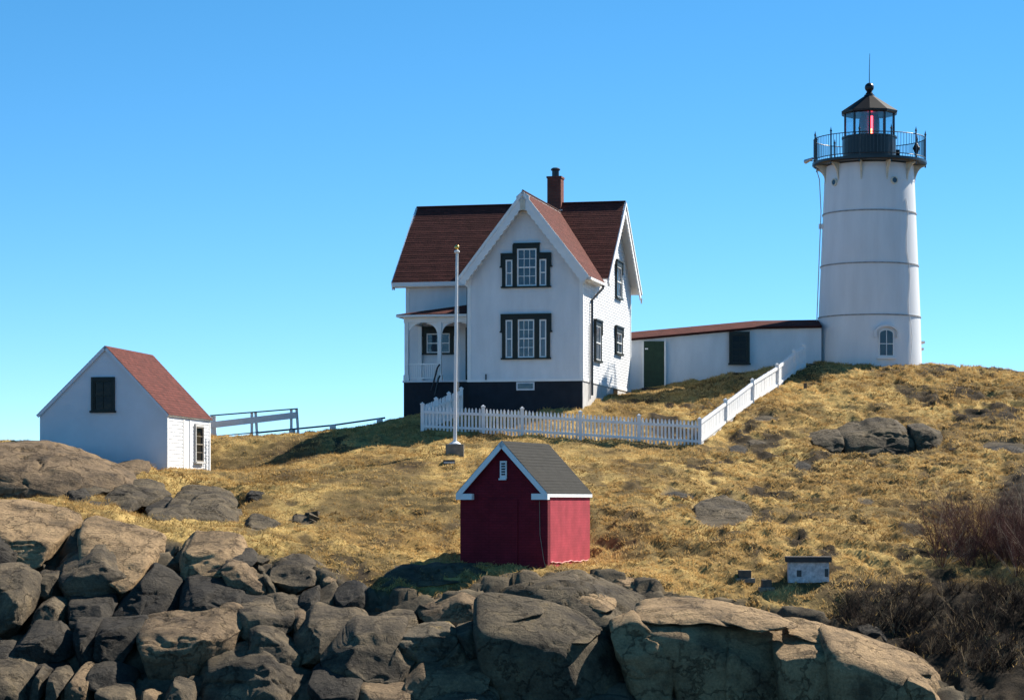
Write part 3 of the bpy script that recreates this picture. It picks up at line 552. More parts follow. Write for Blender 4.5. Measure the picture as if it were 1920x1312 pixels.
cl = tag(empty('rock_cliff', (0, 0, 0)), 'jointed granite cliff of dark rounded blocks at lower left', None, None, 'structure')
for ol, Y, D, m, kw in (  # sun and shade put into block colours: pale lit slabs, dark shaded blocks
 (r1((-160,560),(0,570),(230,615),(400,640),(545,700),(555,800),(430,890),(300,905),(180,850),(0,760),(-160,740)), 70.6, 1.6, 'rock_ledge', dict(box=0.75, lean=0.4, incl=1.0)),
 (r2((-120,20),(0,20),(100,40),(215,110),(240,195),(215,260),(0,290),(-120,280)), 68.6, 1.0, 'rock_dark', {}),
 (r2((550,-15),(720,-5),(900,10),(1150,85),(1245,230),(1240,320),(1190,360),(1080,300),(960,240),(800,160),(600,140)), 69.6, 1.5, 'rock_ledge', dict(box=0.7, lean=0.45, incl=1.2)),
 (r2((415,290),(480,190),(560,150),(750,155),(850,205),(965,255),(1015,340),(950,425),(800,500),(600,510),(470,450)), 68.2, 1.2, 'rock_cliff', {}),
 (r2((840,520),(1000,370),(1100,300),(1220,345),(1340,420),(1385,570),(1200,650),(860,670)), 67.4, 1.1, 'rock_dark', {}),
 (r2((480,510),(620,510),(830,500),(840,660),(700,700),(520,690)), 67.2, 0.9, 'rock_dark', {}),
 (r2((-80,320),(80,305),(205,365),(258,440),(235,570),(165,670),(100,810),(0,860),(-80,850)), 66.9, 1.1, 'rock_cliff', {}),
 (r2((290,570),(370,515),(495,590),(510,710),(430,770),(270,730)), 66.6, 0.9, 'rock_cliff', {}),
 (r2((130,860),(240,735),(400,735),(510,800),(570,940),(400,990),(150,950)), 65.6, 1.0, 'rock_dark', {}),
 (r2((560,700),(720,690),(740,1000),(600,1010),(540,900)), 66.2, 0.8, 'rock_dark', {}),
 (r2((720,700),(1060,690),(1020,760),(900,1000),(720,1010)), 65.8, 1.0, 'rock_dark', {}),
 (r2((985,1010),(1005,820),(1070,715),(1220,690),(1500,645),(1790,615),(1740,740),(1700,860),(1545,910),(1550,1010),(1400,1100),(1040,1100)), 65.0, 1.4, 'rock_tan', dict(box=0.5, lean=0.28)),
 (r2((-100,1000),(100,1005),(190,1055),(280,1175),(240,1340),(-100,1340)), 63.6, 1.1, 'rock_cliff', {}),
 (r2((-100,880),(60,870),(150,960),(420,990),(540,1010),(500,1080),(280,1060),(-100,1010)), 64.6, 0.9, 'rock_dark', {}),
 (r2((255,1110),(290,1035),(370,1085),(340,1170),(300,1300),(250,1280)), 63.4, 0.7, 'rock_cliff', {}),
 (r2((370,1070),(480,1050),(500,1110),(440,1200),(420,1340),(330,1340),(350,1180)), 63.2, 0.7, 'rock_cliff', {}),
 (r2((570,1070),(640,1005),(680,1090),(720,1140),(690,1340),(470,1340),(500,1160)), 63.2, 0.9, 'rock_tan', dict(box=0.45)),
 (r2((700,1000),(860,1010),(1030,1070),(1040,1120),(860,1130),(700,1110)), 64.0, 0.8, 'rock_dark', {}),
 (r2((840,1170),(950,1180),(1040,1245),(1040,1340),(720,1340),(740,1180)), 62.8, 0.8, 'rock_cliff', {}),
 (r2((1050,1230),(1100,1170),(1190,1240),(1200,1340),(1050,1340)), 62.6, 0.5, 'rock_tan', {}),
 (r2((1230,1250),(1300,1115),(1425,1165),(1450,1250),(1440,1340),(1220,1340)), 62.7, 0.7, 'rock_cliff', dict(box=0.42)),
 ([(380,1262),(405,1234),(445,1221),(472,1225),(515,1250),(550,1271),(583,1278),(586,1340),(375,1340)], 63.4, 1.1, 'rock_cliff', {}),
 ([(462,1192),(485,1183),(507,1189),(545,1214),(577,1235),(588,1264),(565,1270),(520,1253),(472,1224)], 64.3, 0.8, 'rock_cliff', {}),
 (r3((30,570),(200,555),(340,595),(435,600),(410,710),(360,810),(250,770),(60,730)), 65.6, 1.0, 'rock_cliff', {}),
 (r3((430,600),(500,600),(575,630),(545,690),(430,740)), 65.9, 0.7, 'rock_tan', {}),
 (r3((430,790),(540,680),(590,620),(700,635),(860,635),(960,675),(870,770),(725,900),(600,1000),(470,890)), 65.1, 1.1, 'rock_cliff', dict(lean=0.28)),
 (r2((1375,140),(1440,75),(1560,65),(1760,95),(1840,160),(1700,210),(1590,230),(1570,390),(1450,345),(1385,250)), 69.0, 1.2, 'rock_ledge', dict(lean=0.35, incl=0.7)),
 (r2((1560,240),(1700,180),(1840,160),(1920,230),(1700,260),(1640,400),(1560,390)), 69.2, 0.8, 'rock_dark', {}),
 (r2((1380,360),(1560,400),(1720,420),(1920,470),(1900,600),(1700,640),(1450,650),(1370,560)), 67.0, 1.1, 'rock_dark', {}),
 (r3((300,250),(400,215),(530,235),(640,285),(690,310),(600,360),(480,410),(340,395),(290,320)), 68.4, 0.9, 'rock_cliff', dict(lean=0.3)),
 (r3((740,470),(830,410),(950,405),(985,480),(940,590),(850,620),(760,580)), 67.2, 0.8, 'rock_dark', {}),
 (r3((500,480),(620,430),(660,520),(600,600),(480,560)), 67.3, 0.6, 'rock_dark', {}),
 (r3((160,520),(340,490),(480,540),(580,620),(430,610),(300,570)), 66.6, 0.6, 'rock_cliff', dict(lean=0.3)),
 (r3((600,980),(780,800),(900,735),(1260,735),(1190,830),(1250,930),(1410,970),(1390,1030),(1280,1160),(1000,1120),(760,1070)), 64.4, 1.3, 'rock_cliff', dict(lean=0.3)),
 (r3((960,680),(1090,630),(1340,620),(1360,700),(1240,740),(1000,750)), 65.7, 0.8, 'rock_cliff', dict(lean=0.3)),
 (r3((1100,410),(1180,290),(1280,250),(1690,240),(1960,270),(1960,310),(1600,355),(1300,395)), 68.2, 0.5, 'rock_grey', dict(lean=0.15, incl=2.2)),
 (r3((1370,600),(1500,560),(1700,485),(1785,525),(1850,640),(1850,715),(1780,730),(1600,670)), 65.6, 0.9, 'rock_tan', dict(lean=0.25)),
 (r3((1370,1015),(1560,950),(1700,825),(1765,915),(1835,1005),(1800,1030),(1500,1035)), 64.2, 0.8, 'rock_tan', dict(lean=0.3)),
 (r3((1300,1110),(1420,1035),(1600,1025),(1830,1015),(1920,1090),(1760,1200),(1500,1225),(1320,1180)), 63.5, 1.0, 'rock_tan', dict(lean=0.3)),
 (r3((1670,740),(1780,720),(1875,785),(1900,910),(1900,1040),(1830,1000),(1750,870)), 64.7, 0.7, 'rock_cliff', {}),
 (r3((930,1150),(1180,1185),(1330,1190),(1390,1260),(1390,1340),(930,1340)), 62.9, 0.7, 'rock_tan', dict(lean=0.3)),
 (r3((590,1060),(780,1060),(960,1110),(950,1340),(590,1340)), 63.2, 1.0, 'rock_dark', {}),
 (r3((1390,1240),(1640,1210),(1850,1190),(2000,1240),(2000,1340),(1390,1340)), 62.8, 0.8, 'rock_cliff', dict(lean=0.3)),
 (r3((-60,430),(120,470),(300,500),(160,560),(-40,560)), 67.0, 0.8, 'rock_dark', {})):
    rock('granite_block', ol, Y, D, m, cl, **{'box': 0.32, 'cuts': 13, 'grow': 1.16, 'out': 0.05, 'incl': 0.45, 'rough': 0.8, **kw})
for ol, Y, D, m, lab in (
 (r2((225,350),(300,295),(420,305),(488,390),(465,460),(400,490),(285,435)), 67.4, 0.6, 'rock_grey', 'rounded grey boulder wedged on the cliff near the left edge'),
 ([(415,1065),(432,1053),(455,1059),(482,1082),(502,1096),(507,1120),(488,1124),(458,1114),(428,1092)], 68.1, 0.7, 'rock_tan', 'smooth egg-shaped tan boulder leaning at the top of the cliff'),
 (r3((200,305),(260,335),(350,445),(325,475),(255,420)), 67.9, 0.35, 'rock_grey', 'thin upright slab leaning on the egg-shaped tan boulder'),
 (r3((160,270),(180,240),(240,270),(235,310),(175,310)), 68.3, 0.3, 'rock_grey', 'small pale stone above the leaning slab on the cliff top'),
 (r3((665,340),(700,325),(768,335),(775,395),(720,420),(668,395)), 67.8, 0.4, 'rock_tan', 'pale square stone at the grass edge left of the red shed'),
 (r3((1185,825),(1250,745),(1450,695),(1590,695),(1680,760),(1650,870),(1565,940),(1450,970),(1280,910),(1185,885)), 63.7, 0.8, 'rock_lichen', 'loose boulder with orange lichen resting on the cliff'),
 (r3((800,270),(850,262),(868,290),(840,312),(806,300)), 68.3, 0.2, 'rock_tan', 'round tan cobble in the grass above the pale square stone')):
    tag(rock('boulder', ol, Y, D, m, lean=0.2), lab, 'boulder', 'loose boulders on the cliff')

# rubble packed in the joints of the cliff
def rubble(name, n, test, smin, smax, m, parent):
    x, y = scatter(n, test); V_, F_ = [], []; base = [(-1,-1,-1),(1,-1,-1),(1,1,-1),(-1,1,-1),(-1,-1,1),(1,-1,1),(1,1,1),(-1,1,1)]
    z = gz(x, y)-recess(x, y, gz(x, y))
    for a_, b_, c_ in zip(x, y, z):
        s_ = random.uniform(smin, smax)*random.choice((0.6, 1, 1)); mt = Matrix.Rotation(random.uniform(0, 6.28), 3, Vector((random.random(), random.random(), random.random()+0.1)).normalized()); k = len(V_)
        for v in base:
            q = mt @ Vector((v[0]*random.uniform(0.5, 1.1), v[1]*random.uniform(0.5, 1.1), v[2]*random.uniform(0.35, 0.9)))*s_; V_.append((a_+q.x, b_+q.y, c_+q.z+0.05))
        F_ += [tuple(k+i for i in f) for f in ((0,3,2,1),(4,5,6,7),(0,1,5,4),(1,2,6,5),(2,3,7,6),(3,0,4,7))]
    b_ = MB(); b_.v = V_; b_.f = F_; o = b_.build(name, M[m], parent, kind='stuff'); bv = o.modifiers.new('bevel', 'BEVEL'); bv.width = 0.03; bv.segments = 2; return o
def in_cliff(x, y, px, py, r, s): return (r > 0.8) & (px < 920) & (py < 1330)
rubble('rubble', 2600, in_cliff, 0.10, 0.30, 'rock_grey', cl)
rubble('gravel', 4200, lambda x, y, px, py, r, s: (r > 0.25) & (px < 1000) & (py < np.interp(px, ROCKX, ROCKY)+70), 0.05, 0.13, 'rock_tan', cl)
ld = tag(empty('rock_ledge', (0, 0, 0)), 'long tan granite ledge with dark front below the red shed', None, None, 'structure')
for ol, Y, D, m, kw in (
 ([(893,1150),(920,1150),(950,1152),(1000,1160),(1060,1172),(1100,1186),(1138,1200),(1156,1228),(1167,1267),(1176,1312),(1176,1360),(945,1360),(920,1270),(902,1210)], 64.6, 1.5, 'rock_grey', dict(box=0.38, lean=0.40, cuts=1, rough=0.45)),
 ([(905,1130),(950,1100),(1030,1082),(1090,1082),(1150,1105),(1235,1138),(1250,1190),(1150,1205),(1000,1185)], 66.6, 1.6, 'rock_grey', dict(box=0.8, lean=0.25, incl=0.9)),
 ([(1145,1178),(1190,1160),(1228,1178),(1262,1250),(1274,1292),(1248,1320),(1195,1345),(1170,1260)], 64.3, 0.9, 'rock_ledge', dict(lean=0.25, cuts=4)),
 ([(1186,1158),(1230,1150),(1330,1155),(1420,1170),(1474,1185),(1478,1220),(1482,1370),(1285,1370),(1262,1270),(1235,1205)], 65.0, 1.5, 'rock_ledge', dict(box=0.36, lean=0.32, cuts=1, rough=0.45)),
 ([(1447,1178),(1510,1184),(1560,1198),(1564,1240),(1562,1370),(1466,1370),(1452,1240)], 64.9, 1.4, 'rock_ledge', dict(box=0.36, lean=0.32, cuts=1, rough=0.45)),
 ([(1545,1194),(1610,1210),(1680,1234),(1730,1254),(1764,1276),(1780,1310),(1790,1370),(1556,1370),(1550,1250)], 64.8, 1.4, 'rock_ledge', dict(box=0.38, lean=0.30, cuts=1, rough=0.45)),
 ([(1138,1080),(1190,1086),(1228,1105),(1222,1115),(1180,1110),(1146,1096)], 68.2, 0.5, 'rock_ledge', dict(lean=0.2, incl=1.5)),
 ([(1225,1112),(1290,1120),(1340,1134),(1330,1146),(1270,1138),(1222,1124)], 67.2, 0.5, 'rock_ledge', dict(lean=0.2, incl=1.5)),
 ([(1362,1215),(1385,1230),(1400,1290),(1412,1350),(1370,1350),(1358,1290)], 63.2, 0.45, 'rock_ledge', {}),
 ([(1548,1215),(1578,1225),(1592,1262),(1578,1274),(1556,1252)], 63.3, 0.5, 'rock_ledge', {}),
 ([(1700,1272),(1745,1285),(1770,1325),(1775,1360),(1730,1360)], 63.2, 0.6, 'rock_ledge', {}),
 ([(1190,1142),(1300,1134),(1400,1150),(1395,1168),(1300,1162),(1200,1160)], 63.9, 0.4, 'rock_ledge', dict(fix=True, incl=2.4, lean=0.2, box=0.42, cuts=6)),
 ([(1330,1140),(1420,1152),(1500,1172),(1490,1186),(1400,1174),(1330,1156)], 63.5, 0.4, 'rock_ledge', dict(fix=True, incl=2.4, lean=0.2, box=0.42, cuts=6)),
 ([(1480,1172),(1560,1186),(1640,1210),(1630,1224),(1550,1206),(1485,1188)], 63.3, 0.4, 'rock_ledge', dict(fix=True, incl=2.4, lean=0.2, box=0.42, cuts=6)),
 ([(1600,1198),(1690,1226),(1740,1252),(1730,1264),(1670,1244),(1600,1216)], 63.4, 0.4, 'rock_ledge', dict(fix=True, incl=2.4, lean=0.2, box=0.42, cuts=6)),
 ([(900,1140),(960,1126),(1010,1132),(1020,1150),(960,1156),(905,1160)], 63.9, 0.4, 'rock_grey', dict(fix=True, incl=2.4, lean=0.2, box=0.42, cuts=6)),
 ([(1000,1152),(1070,1162),(1125,1184),(1115,1200),(1040,1190),(990,1174)], 63.6, 0.4, 'rock_grey', dict(fix=True, incl=2.4, lean=0.2, box=0.42, cuts=6)),
 ([(1040,1100),(1110,1108),(1160,1128),(1150,1144),(1080,1134),(1030,1116)], 65.5, 0.4, 'rock_ledge', dict(fix=True, incl=2.4, lean=0.2, box=0.42, cuts=6)),
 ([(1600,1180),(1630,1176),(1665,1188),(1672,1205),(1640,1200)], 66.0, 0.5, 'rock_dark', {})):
    rock('granite_block', ol, Y, D, m, ld, **{'incl': 0.05, **kw})

hr = tag(empty('hillside_outcrop', (0, 0, 0)), 'low grey rock face in the grass below the lighthouse', None, None, 'structure')
for ol, Y, D, m, kw in (
 ([(1515,822),(1545,812),(1576,810),(1582,832),(1578,846),(1545,844)], 89.6, 0.8, 'rock_grey', {}),
 ([(1570,815),(1600,800),(1660,790),(1705,797),(1716,825),(1712,850),(1640,858),(1580,848)], 89.2, 1.0, 'rock_grey', dict(lean=0.25)),
 ([(1708,800),(1740,797),(1768,812),(1772,832),(1750,850),(1712,850)], 89.5, 0.9, 'rock_grey', dict(lean=0.2)),
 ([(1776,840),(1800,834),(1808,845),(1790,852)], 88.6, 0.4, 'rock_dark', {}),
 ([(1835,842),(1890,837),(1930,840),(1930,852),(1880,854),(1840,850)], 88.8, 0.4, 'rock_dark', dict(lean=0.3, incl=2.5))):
    rock('granite_block', ol, Y, D, m, hr, **{'incl': 1.0, 'out': -0.15, 'cuts': 5, **kw})
for ol, Y, D, m, lab in (
 ([(1298,970),(1320,940),(1370,930),(1405,945),(1412,975),(1390,992),(1340,998),(1310,990)], 77.2, 0.5, 'rock_grey', 'broad flat grey rock sunk in the hillside right of the red shed'),
 ([(1238,930),(1270,922),(1300,930),(1296,942),(1255,942)], 80.2, 0.4, 'rock_dark', 'dark low rock in grass up and left of the broad flat rock'),
 ([(1364,842),(1385,835),(1402,840),(1396,852),(1370,853)], 89.3, 0.4, 'rock_dark', 'dark rock right of the fence corner'),
 ([(1402,828),(1425,824),(1440,832),(1425,840),(1406,838)], 90.6, 0.4, 'rock_grey', 'flat grey rock just above the dark rock by the fence corner'),
 ([(1412,785),(1436,778),(1458,782),(1450,794),(1420,795)], 95.2, 0.4, 'rock_grey', 'grey rock on the slope above the picket fence corner'),
 ([(1485,875),(1505,864),(1524,872),(1518,884),(1494,886)], 86.0, 0.4, 'rock_dark', 'dark hump of rock below the left end of the rock face'),
 ([(1612,945),(1630,936),(1642,944),(1632,952),(1616,951)], 79.0, 0.25, 'rock_grey', 'small grey stone in tussocks above the well box')):
    tag(rock('boulder', ol, Y, D*0.5, m, lean=0.2, incl=3.8, out=0.9), lab, 'boulder', 'rocks sunk in the hillside turf')

# ------------------------------------------------------------------ building helpers
def local_frame(px, py, Y, deg): return W(px, py, Y), -R(deg)     # empties: x right along the front, y back, z up
def clap(b, p0, a, n, runs, h0, h1, step=0.112, out=0.022):       # clapboards; runs(w) gives intervals along a
    p0, a, n = Vector(p0), Vector(a), Vector(n); w = h0
    while w < h1-0.01:
        w2 = min(w+step, h1)
        for s0, s1, t0, t1 in runs(w, w2):
            if s1-s0 < 0.02: continue
            lo0, lo1 = p0+a*s0+Vector((0,0,w)), p0+a*s1+Vector((0,0,w)); hi0, hi1 = p0+a*t0+Vector((0,0,w2)), p0+a*t1+Vector((0,0,w2))
            b.add([lo0+n*out, lo1+n*out, hi1+n*0.006, hi0+n*0.006, lo0, lo1], [(0,1,2,3), (4,5,1,0)])
        w = w2

def shingles(name, A, B, C, D, parent, m, step=0.13, N=None):
    A, B, C, D = map(Vector, (A, B, C, D)); L_ = max((D-A).length, (C-B).length); n = max(2, round(L_/step))
    N = (B-A).cross(D-A).normalized(); N = N if N.z > 0 else -N; e = (B-A).normalized(); b = MB(); b.uv = []
    for i in range(n):
        t0, t1 = i/n, min(1, (i+1.15)/n); j = random.uniform(-0.002, 0.002)
        l0, r0, l1, r1_ = A.lerp(D, t0), B.lerp(C, t0), A.lerp(D, t1), B.lerp(C, t1)
        q = [l0+N*(0.015+j), r0+N*(0.015+j), r1_+N*0.010, l1+N*0.010]
        b.add(q+[l0+N*0.004, r0+N*0.004], [(0,1,2,3), (4,5,1,0)])
        uvq = [((p-A).dot(e), L_*t) for p, t in zip(q, (t0, t0, t1, t1))]
        b.uv += [uvq, [uvq[0], uvq[1], uvq[1], uvq[0]]]
    return b.build(name, m, parent)
def slab(name, A, B, C, D, parent, m, t=0.07, off=-0.002):
    A, B, C, D = map(Vector, (A, B, C, D)); N = (B-A).cross(D-A).normalized(); N = N if N.z > 0 else -N
    return MB().prism([p+N*off for p in (A, B, C, D)], N*(-t)).build(name, m, parent)

def face(o, a, n):                                                # frame on a wall: x along a, y outward n, z up
    a, n = Vector(a), Vector(n); return Matrix(((a.x, n.x, 0, o[0]), (a.y, n.y, 0, o[1]), (a.z, n.z, 1, o[2]), (0, 0, 0, 1)))
def sash(parent, Mf, x0, x1, z0, z1, nx_, nz_, frame=0.045, bar=0.022, fm='whitetrim', gm='glass', meet=True, d=0.0):
    b = MB(); w = frame
    b.box(x0, x0+w, d, d+0.05, z0, z1, Mf).box(x1-w, x1, d, d+0.05, z0, z1, Mf).box(x0+w, x1-w, d, d+0.05, z0, z0+w, Mf).box(x0+w, x1-w, d, d+0.05, z1-w, z1, Mf)
    zm = (z0+z1)/2
    if meet: b.box(x0+w, x1-w, d, d+0.058, zm-0.022, zm+0.022, Mf)
    b.build('sash', M[fm], parent)
    gx0, gx1, gz0, gz1 = x0+w, x1-w, z0+w, z1-w; cw, ch = (gx1-gx0)/nx_, (gz1-gz0)/nz_
    mb = MB(); use = False
    for i in range(1, nx_): mb.box(gx0+i*cw-bar/2, gx0+i*cw+bar/2, d, d+0.035, gz0, gz1, Mf); use = True
    for j in range(1, nz_):
        if meet and nz_ % 2 == 0 and j == nz_//2: continue
        for i in range(nx_): mb.box(gx0+i*cw+(bar/2 if i else 0), gx0+(i+1)*cw-(bar/2 if i < nx_-1 else 0), d, d+0.033, gz0+j*ch-bar/2, gz0+j*ch+bar/2, Mf); use = True
    if use: mb.build('muntin', M[fm], parent)
    for i in range(nx_):
        for j in range(nz_):
            MB().box(gx0+i*cw+0.004, gx0+(i+1)*cw-0.004, d+0.006, d+0.014, gz0+j*ch+0.004, gz0+(j+1)*ch-0.004, Mf).build('pane', M[gm], parent)
def hooded_window(parent, Mf, x0, x1, z0, z1, nx_=2, nz_=2, t=0.1, m='green', gm='glass', ear=0.05, fm='whitetrim'):
    b = MB(); d = 0.07
    b.box(x0, x0+t, 0.0, d, z0, z1, Mf).box(x1-t, x1, 0.0, d, z0, z1, Mf).box(x0+t, x1-t, 0, d, z1-t*1.3, z1, Mf)
    w = b.build('window', M[m], parent)
    s = MB().box(x0-0.04, x1+0.04, 0, d+0.04, z0-0.07, z0, Mf).build('sill', M[m], w)
    if ear:
        zh = z1-(z1-z0)*0.33
        MB().box(x0-ear, x1+ear, 0.0, d+0.05, z1, z1+0.07, Mf).box(x0-ear, x0, 0.0, d+0.03, zh, z1, Mf).box(x1, x1+ear, 0.0, d+0.03, zh, z1, Mf).build('hood', M[m], w)
    sash(w, Mf, x0+t, x1-t, z0, z1-t*1.3, nx_, nz_, gm=gm, fm=fm)
    return w
def bargeboard(parent, p, q, n, depth=0.2, scallop=0.07, pitch=0.42, m='whitetrim', thick=0.05):
    p, q, n = Vector(p), Vector(q), Vector(n); L_ = (q-p).length; d = (q-p)/L_; dn = d.cross(n).normalized(); dn = dn if dn.z < 0 else -dn
    k = max(4, int(L_/0.05)); b = MB(); up_ = [p+d*(L_*i/k) for i in range(k+1)]
    lo = [u+dn*(depth+(scallop*abs(math.sin(math.pi*(L_*i/k)/pitch)) if scallop else 0)) for i, u in enumerate(up_)]
    for i in range(k):
        b.add([up_[i], up_[i+1], lo[i+1], lo[i], up_[i]-n*thick, up_[i+1]-n*thick, lo[i+1]-n*thick, lo[i]-n*thick], [(0,1,2,3), (7,6,5,4), (3,2,6,7), (0,4,5,1)])
    o = b.build('bargeboard', M[m], parent)
    if scallop:
        c = MB(); c.beam(p+n*0.018+dn*0.05, q+n*0.018+dn*0.05, 0.03, 0.11, dn); c.build('rake_moulding', M[m], o)
    return o

# ------------------------------------------------------------------ keeper's house
hl, hrz = local_frame(1092, 709, 95, 13)
H = tag(empty('keepers_house', hl, hrz), 'white two-storey keepers house with steep red shingle roofs and gingerbread gables', 'house')
WW, V1, V2, UL = 4.55, 3.6, 10.4, -8.05
EZ = 4.32                                                          # wall top under the eaves
RM = (V1+V2)/2; RH = 7.62; sm = 0.91                             # main ridge
WA = 7.24; ws = 1.28; WM = -WW/2                                  # wing ridge
b = MB(); wz = WA-0.12-ws*WW/2
b.prism([(-WW,0,0),(0,0,0),(0,0,wz),(WM,0,WA-0.12),(-WW,0,wz)], (0,V1,0)); b.build('wing_wall', M['white'], H)
mz = RH-0.12-sm*(V2-V1)/2
b = MB(); b.prism([(0,V1,0),(0,V2,0),(0,V2,mz),(0,RM,RH-0.12),(0,V1,mz)], (UL,0,0)); b.build('main_wall', M['white'], H)
b = MB()
def rr_front(w, w2):
    f = lambda z: (-WW, 0) if z < wz else (-WW+(z-wz)/ws, -(z-wz)/ws)
    a, c = f(w), f(w2); return [(a[0], a[1], c[0], c[1])]
clap(b, (0,0,0), (1,0,0), (0,-1,0), rr_front, 0, WA-0.15)
b.build('front_clapboards', M['white'], H, kind='stuff')
b = MB()
def rr_side(w, w2):
    def f(z):
        lo = 0 if z < wz else V1+0.02; hi = V2
        if z > mz: lo = max(lo, V1+(z-mz)/sm); hi = V2-(z-mz)/sm
        return lo, hi
    a, c = f(w), f(w2); return [(a[0], a[1], max(a[0], c[0]) if a[0] > 1 else a[0], c[1])]
clap(b, (0,0,0), (0,1,0), (1,0,0), rr_side, 0, RH-0.15)
b.build('side_clapboards', M['white'], H, kind='stuff')
b = MB(); clap(b, (0,V1,0), (1,0,0), (0,-1,0), lambda w, w2: [(UL, -WW, UL, -WW)], 0, mz); b.build('porch_wall_clapboards', M['white'], H, kind='stuff')
# corner boards
b = MB(); b.box(-0.11,0.035,-0.035,0.0,0,wz); b.box(0.0,0.036,-0.036,0.11,0,wz+0.05); b.build('corner_board', M['whitetrim'], H)
b = MB(); b.box(-WW-0.035,-WW+0.11,-0.036,0.0,0,wz); b.build('corner_board', M['whitetrim'], H)
b = MB(); b.box(0.0,0.036,V2-0.11,V2+0.03,0,mz); b.build('corner_board', M['whitetrim'], H)
b = MB(); b.box(UL-0.03,UL+0.11,V1-0.035,V1,0,mz); b.build('corner_board', M['whitetrim'], H)
b = MB(); b.box(-WW-0.04,0.045,-0.05,-0.001,-0.1,0.0); b.box(0.001,0.05,-0.04,V2,-0.1,0.0); b.build('water_table', M['whitetrim'], H)
# foundation
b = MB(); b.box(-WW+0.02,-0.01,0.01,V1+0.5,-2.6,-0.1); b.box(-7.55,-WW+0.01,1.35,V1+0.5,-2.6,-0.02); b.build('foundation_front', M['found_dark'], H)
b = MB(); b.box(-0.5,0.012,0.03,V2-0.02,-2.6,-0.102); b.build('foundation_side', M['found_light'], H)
MB().box(0.013,0.03,6.4,7.3,-1.2,-0.12).build('bulkhead_opening', M['black'], H)
fw = MB().box(-2.62,-1.9,-0.03,0.01,-0.44,-0.12).build('basement_window', M['rail'], H)
MB().box(-2.56,-1.96,-0.04,-0.032,-0.38,-0.18).build('pane', M['glass'], fw)
# roofs
ov, oe = 0.42, 0.34
we = WM+WW/2+oe; wez = WA-ws*(WW/2+oe)                             # wing eave
vback = RM-(RH-WA)/sm; vev = V1-(mz-0+0.12-0)*0
vv = RM-(RH-wez)/sm                                                # main roof front slope at wing eave height
for s in (1, -1):
    e = WM+s*(WW/2+oe)
    A, B_, C, D_ = (e,-ov,wez), (e,vv+0.05,wez), (WM,vback+0.1,WA), (WM,-ov,WA)
    shingles('wing_roof', A, B_, C, D_, H, M['red_shingle']); slab('soffit', A, (e,vv,wez), (WM,vback,WA), D_, H, M['whitetrim'])
me_v0, me_v1 = V1-0.42, V2+0.42; mez = RH-sm*(RM-me_v0); UR, ULL = 0.42, UL-0.5
for v in (me_v0, me_v1):
    shingles('main_roof', (ULL,v,mez), (UR,v,mez), (UR,RM,RH), (ULL,RM,RH), H, M['red_shingle'])
    slab('soffit', (ULL,v,mez), (UR,v,mez), (UR,RM,RH), (ULL,RM,RH), H, M['whitetrim'])
MB().tube([(ULL,RM,RH+0.03),(UR,RM,RH+0.03)], 0.05, 8).build('ridge_cap', M['red_shingle'], H)
MB().tube([(WM,-ov,WA+0.03),(WM,vback,WA+0.03)], 0.045, 8).build('ridge_cap', M['red_shingle'], H)
for s in (1, -1):
    bargeboard(H, (WM,-ov-0.01,WA+0.02), (WM+s*(WW/2+oe+0.02),-ov-0.01,wez), (0,-1,0), 0.33, 0.06, 0.24)
    bargeboard(H, (WM+s*0.12,-ov+0.2,WA-0.4), (WM+s*(WW/2+0.12),-ov+0.2,wez+0.02), (0,-1,0), 0.12, 0.09, 0.3)
for v in (me_v0, me_v1):
    bargeboard(H, (UR+0.01,RM,RH+0.02), (UR+0.01,v,mez), (1,0,0), 0.33, 0.06, 0.24)
    bargeboard(H, (ULL-0.01,RM,RH+0.02), (ULL-0.01,v,mez), (-1,0,0), 0.33, 0.06, 0.24)
MB().box(WM-0.1,WM+0.1,-ov-0.03,-ov+0.02,WA-0.72,WA-0.30).build('gable_pendant', M['bracket'], H)
MB().tube([(UR,me_v1-0.05,mez-0.2),(UR,me_v1-0.05,mez-0.42)], [0.05,0.03], 8).build('corner_pendant', M['whitetrim'], H)
for (x, y, z) in ((UR-0.02, me_v0+0.05, mez-0.02), (ULL, me_v0+0.05, mez-0.02)):
    MB().tube([(x,y,z),(x,y,z-0.28)], [0.05,0.02], 8).build('corner_pendant', M['whitetrim'], H)
MB().box(ULL+0.02,-WW-0.4,me_v0-0.05,me_v0+0.03,mez-0.17,mez-0.005).build('front_fascia', M['whitetrim'], H)
MB().box(ULL+0.05,-WW,me_v0+0.02,V1+0.01,mez-0.19,mez-0.16).build('front_soffit', M['whitetrim'], H)
MB().box(we-0.03,we+0.08,-ov+0.02,vv+0.0,wez-0.11,wez-0.01).build('gutter', M['whitetrim'], H)
MB().box(-0.02,we-0.03,-ov+0.05,vv-0.1,wez-0.12,wez-0.09).build('wing_soffit', M['whitetrim'], H)
MB().tube([(we+0.03,2.35,wez-0.1),(we+0.03,2.3,wez-0.22),(0.09,1.5,wez-0.75),(0.09,1.5,-0.6)], 0.05, 8).build('downspout', M['black'], H)
MB().tube([(0.07,1.2,2.2),(0.07,1.2,-0.75)], 0.03, 6).build('conduit', M['found_light'], H)
MB().tube([(-WW-0.07,0.15,wez-0.25),(-WW-0.07,0.15,0.2)], 0.04, 8).build('downspout', M['black'], H)
# eave brackets on the wing
for s, x in ((1, 0.0), (-1, -WW)):
    MB().prism([(x,-0.02,wz-0.05),(x+s*0.3,-0.02,wz-0.30),(x+s*0.26,-0.02,wz-0.42),(x,-0.02,wz-0.62)], (0,-0.08,0)).build('eave_bracket', M['whitetrim'], H)
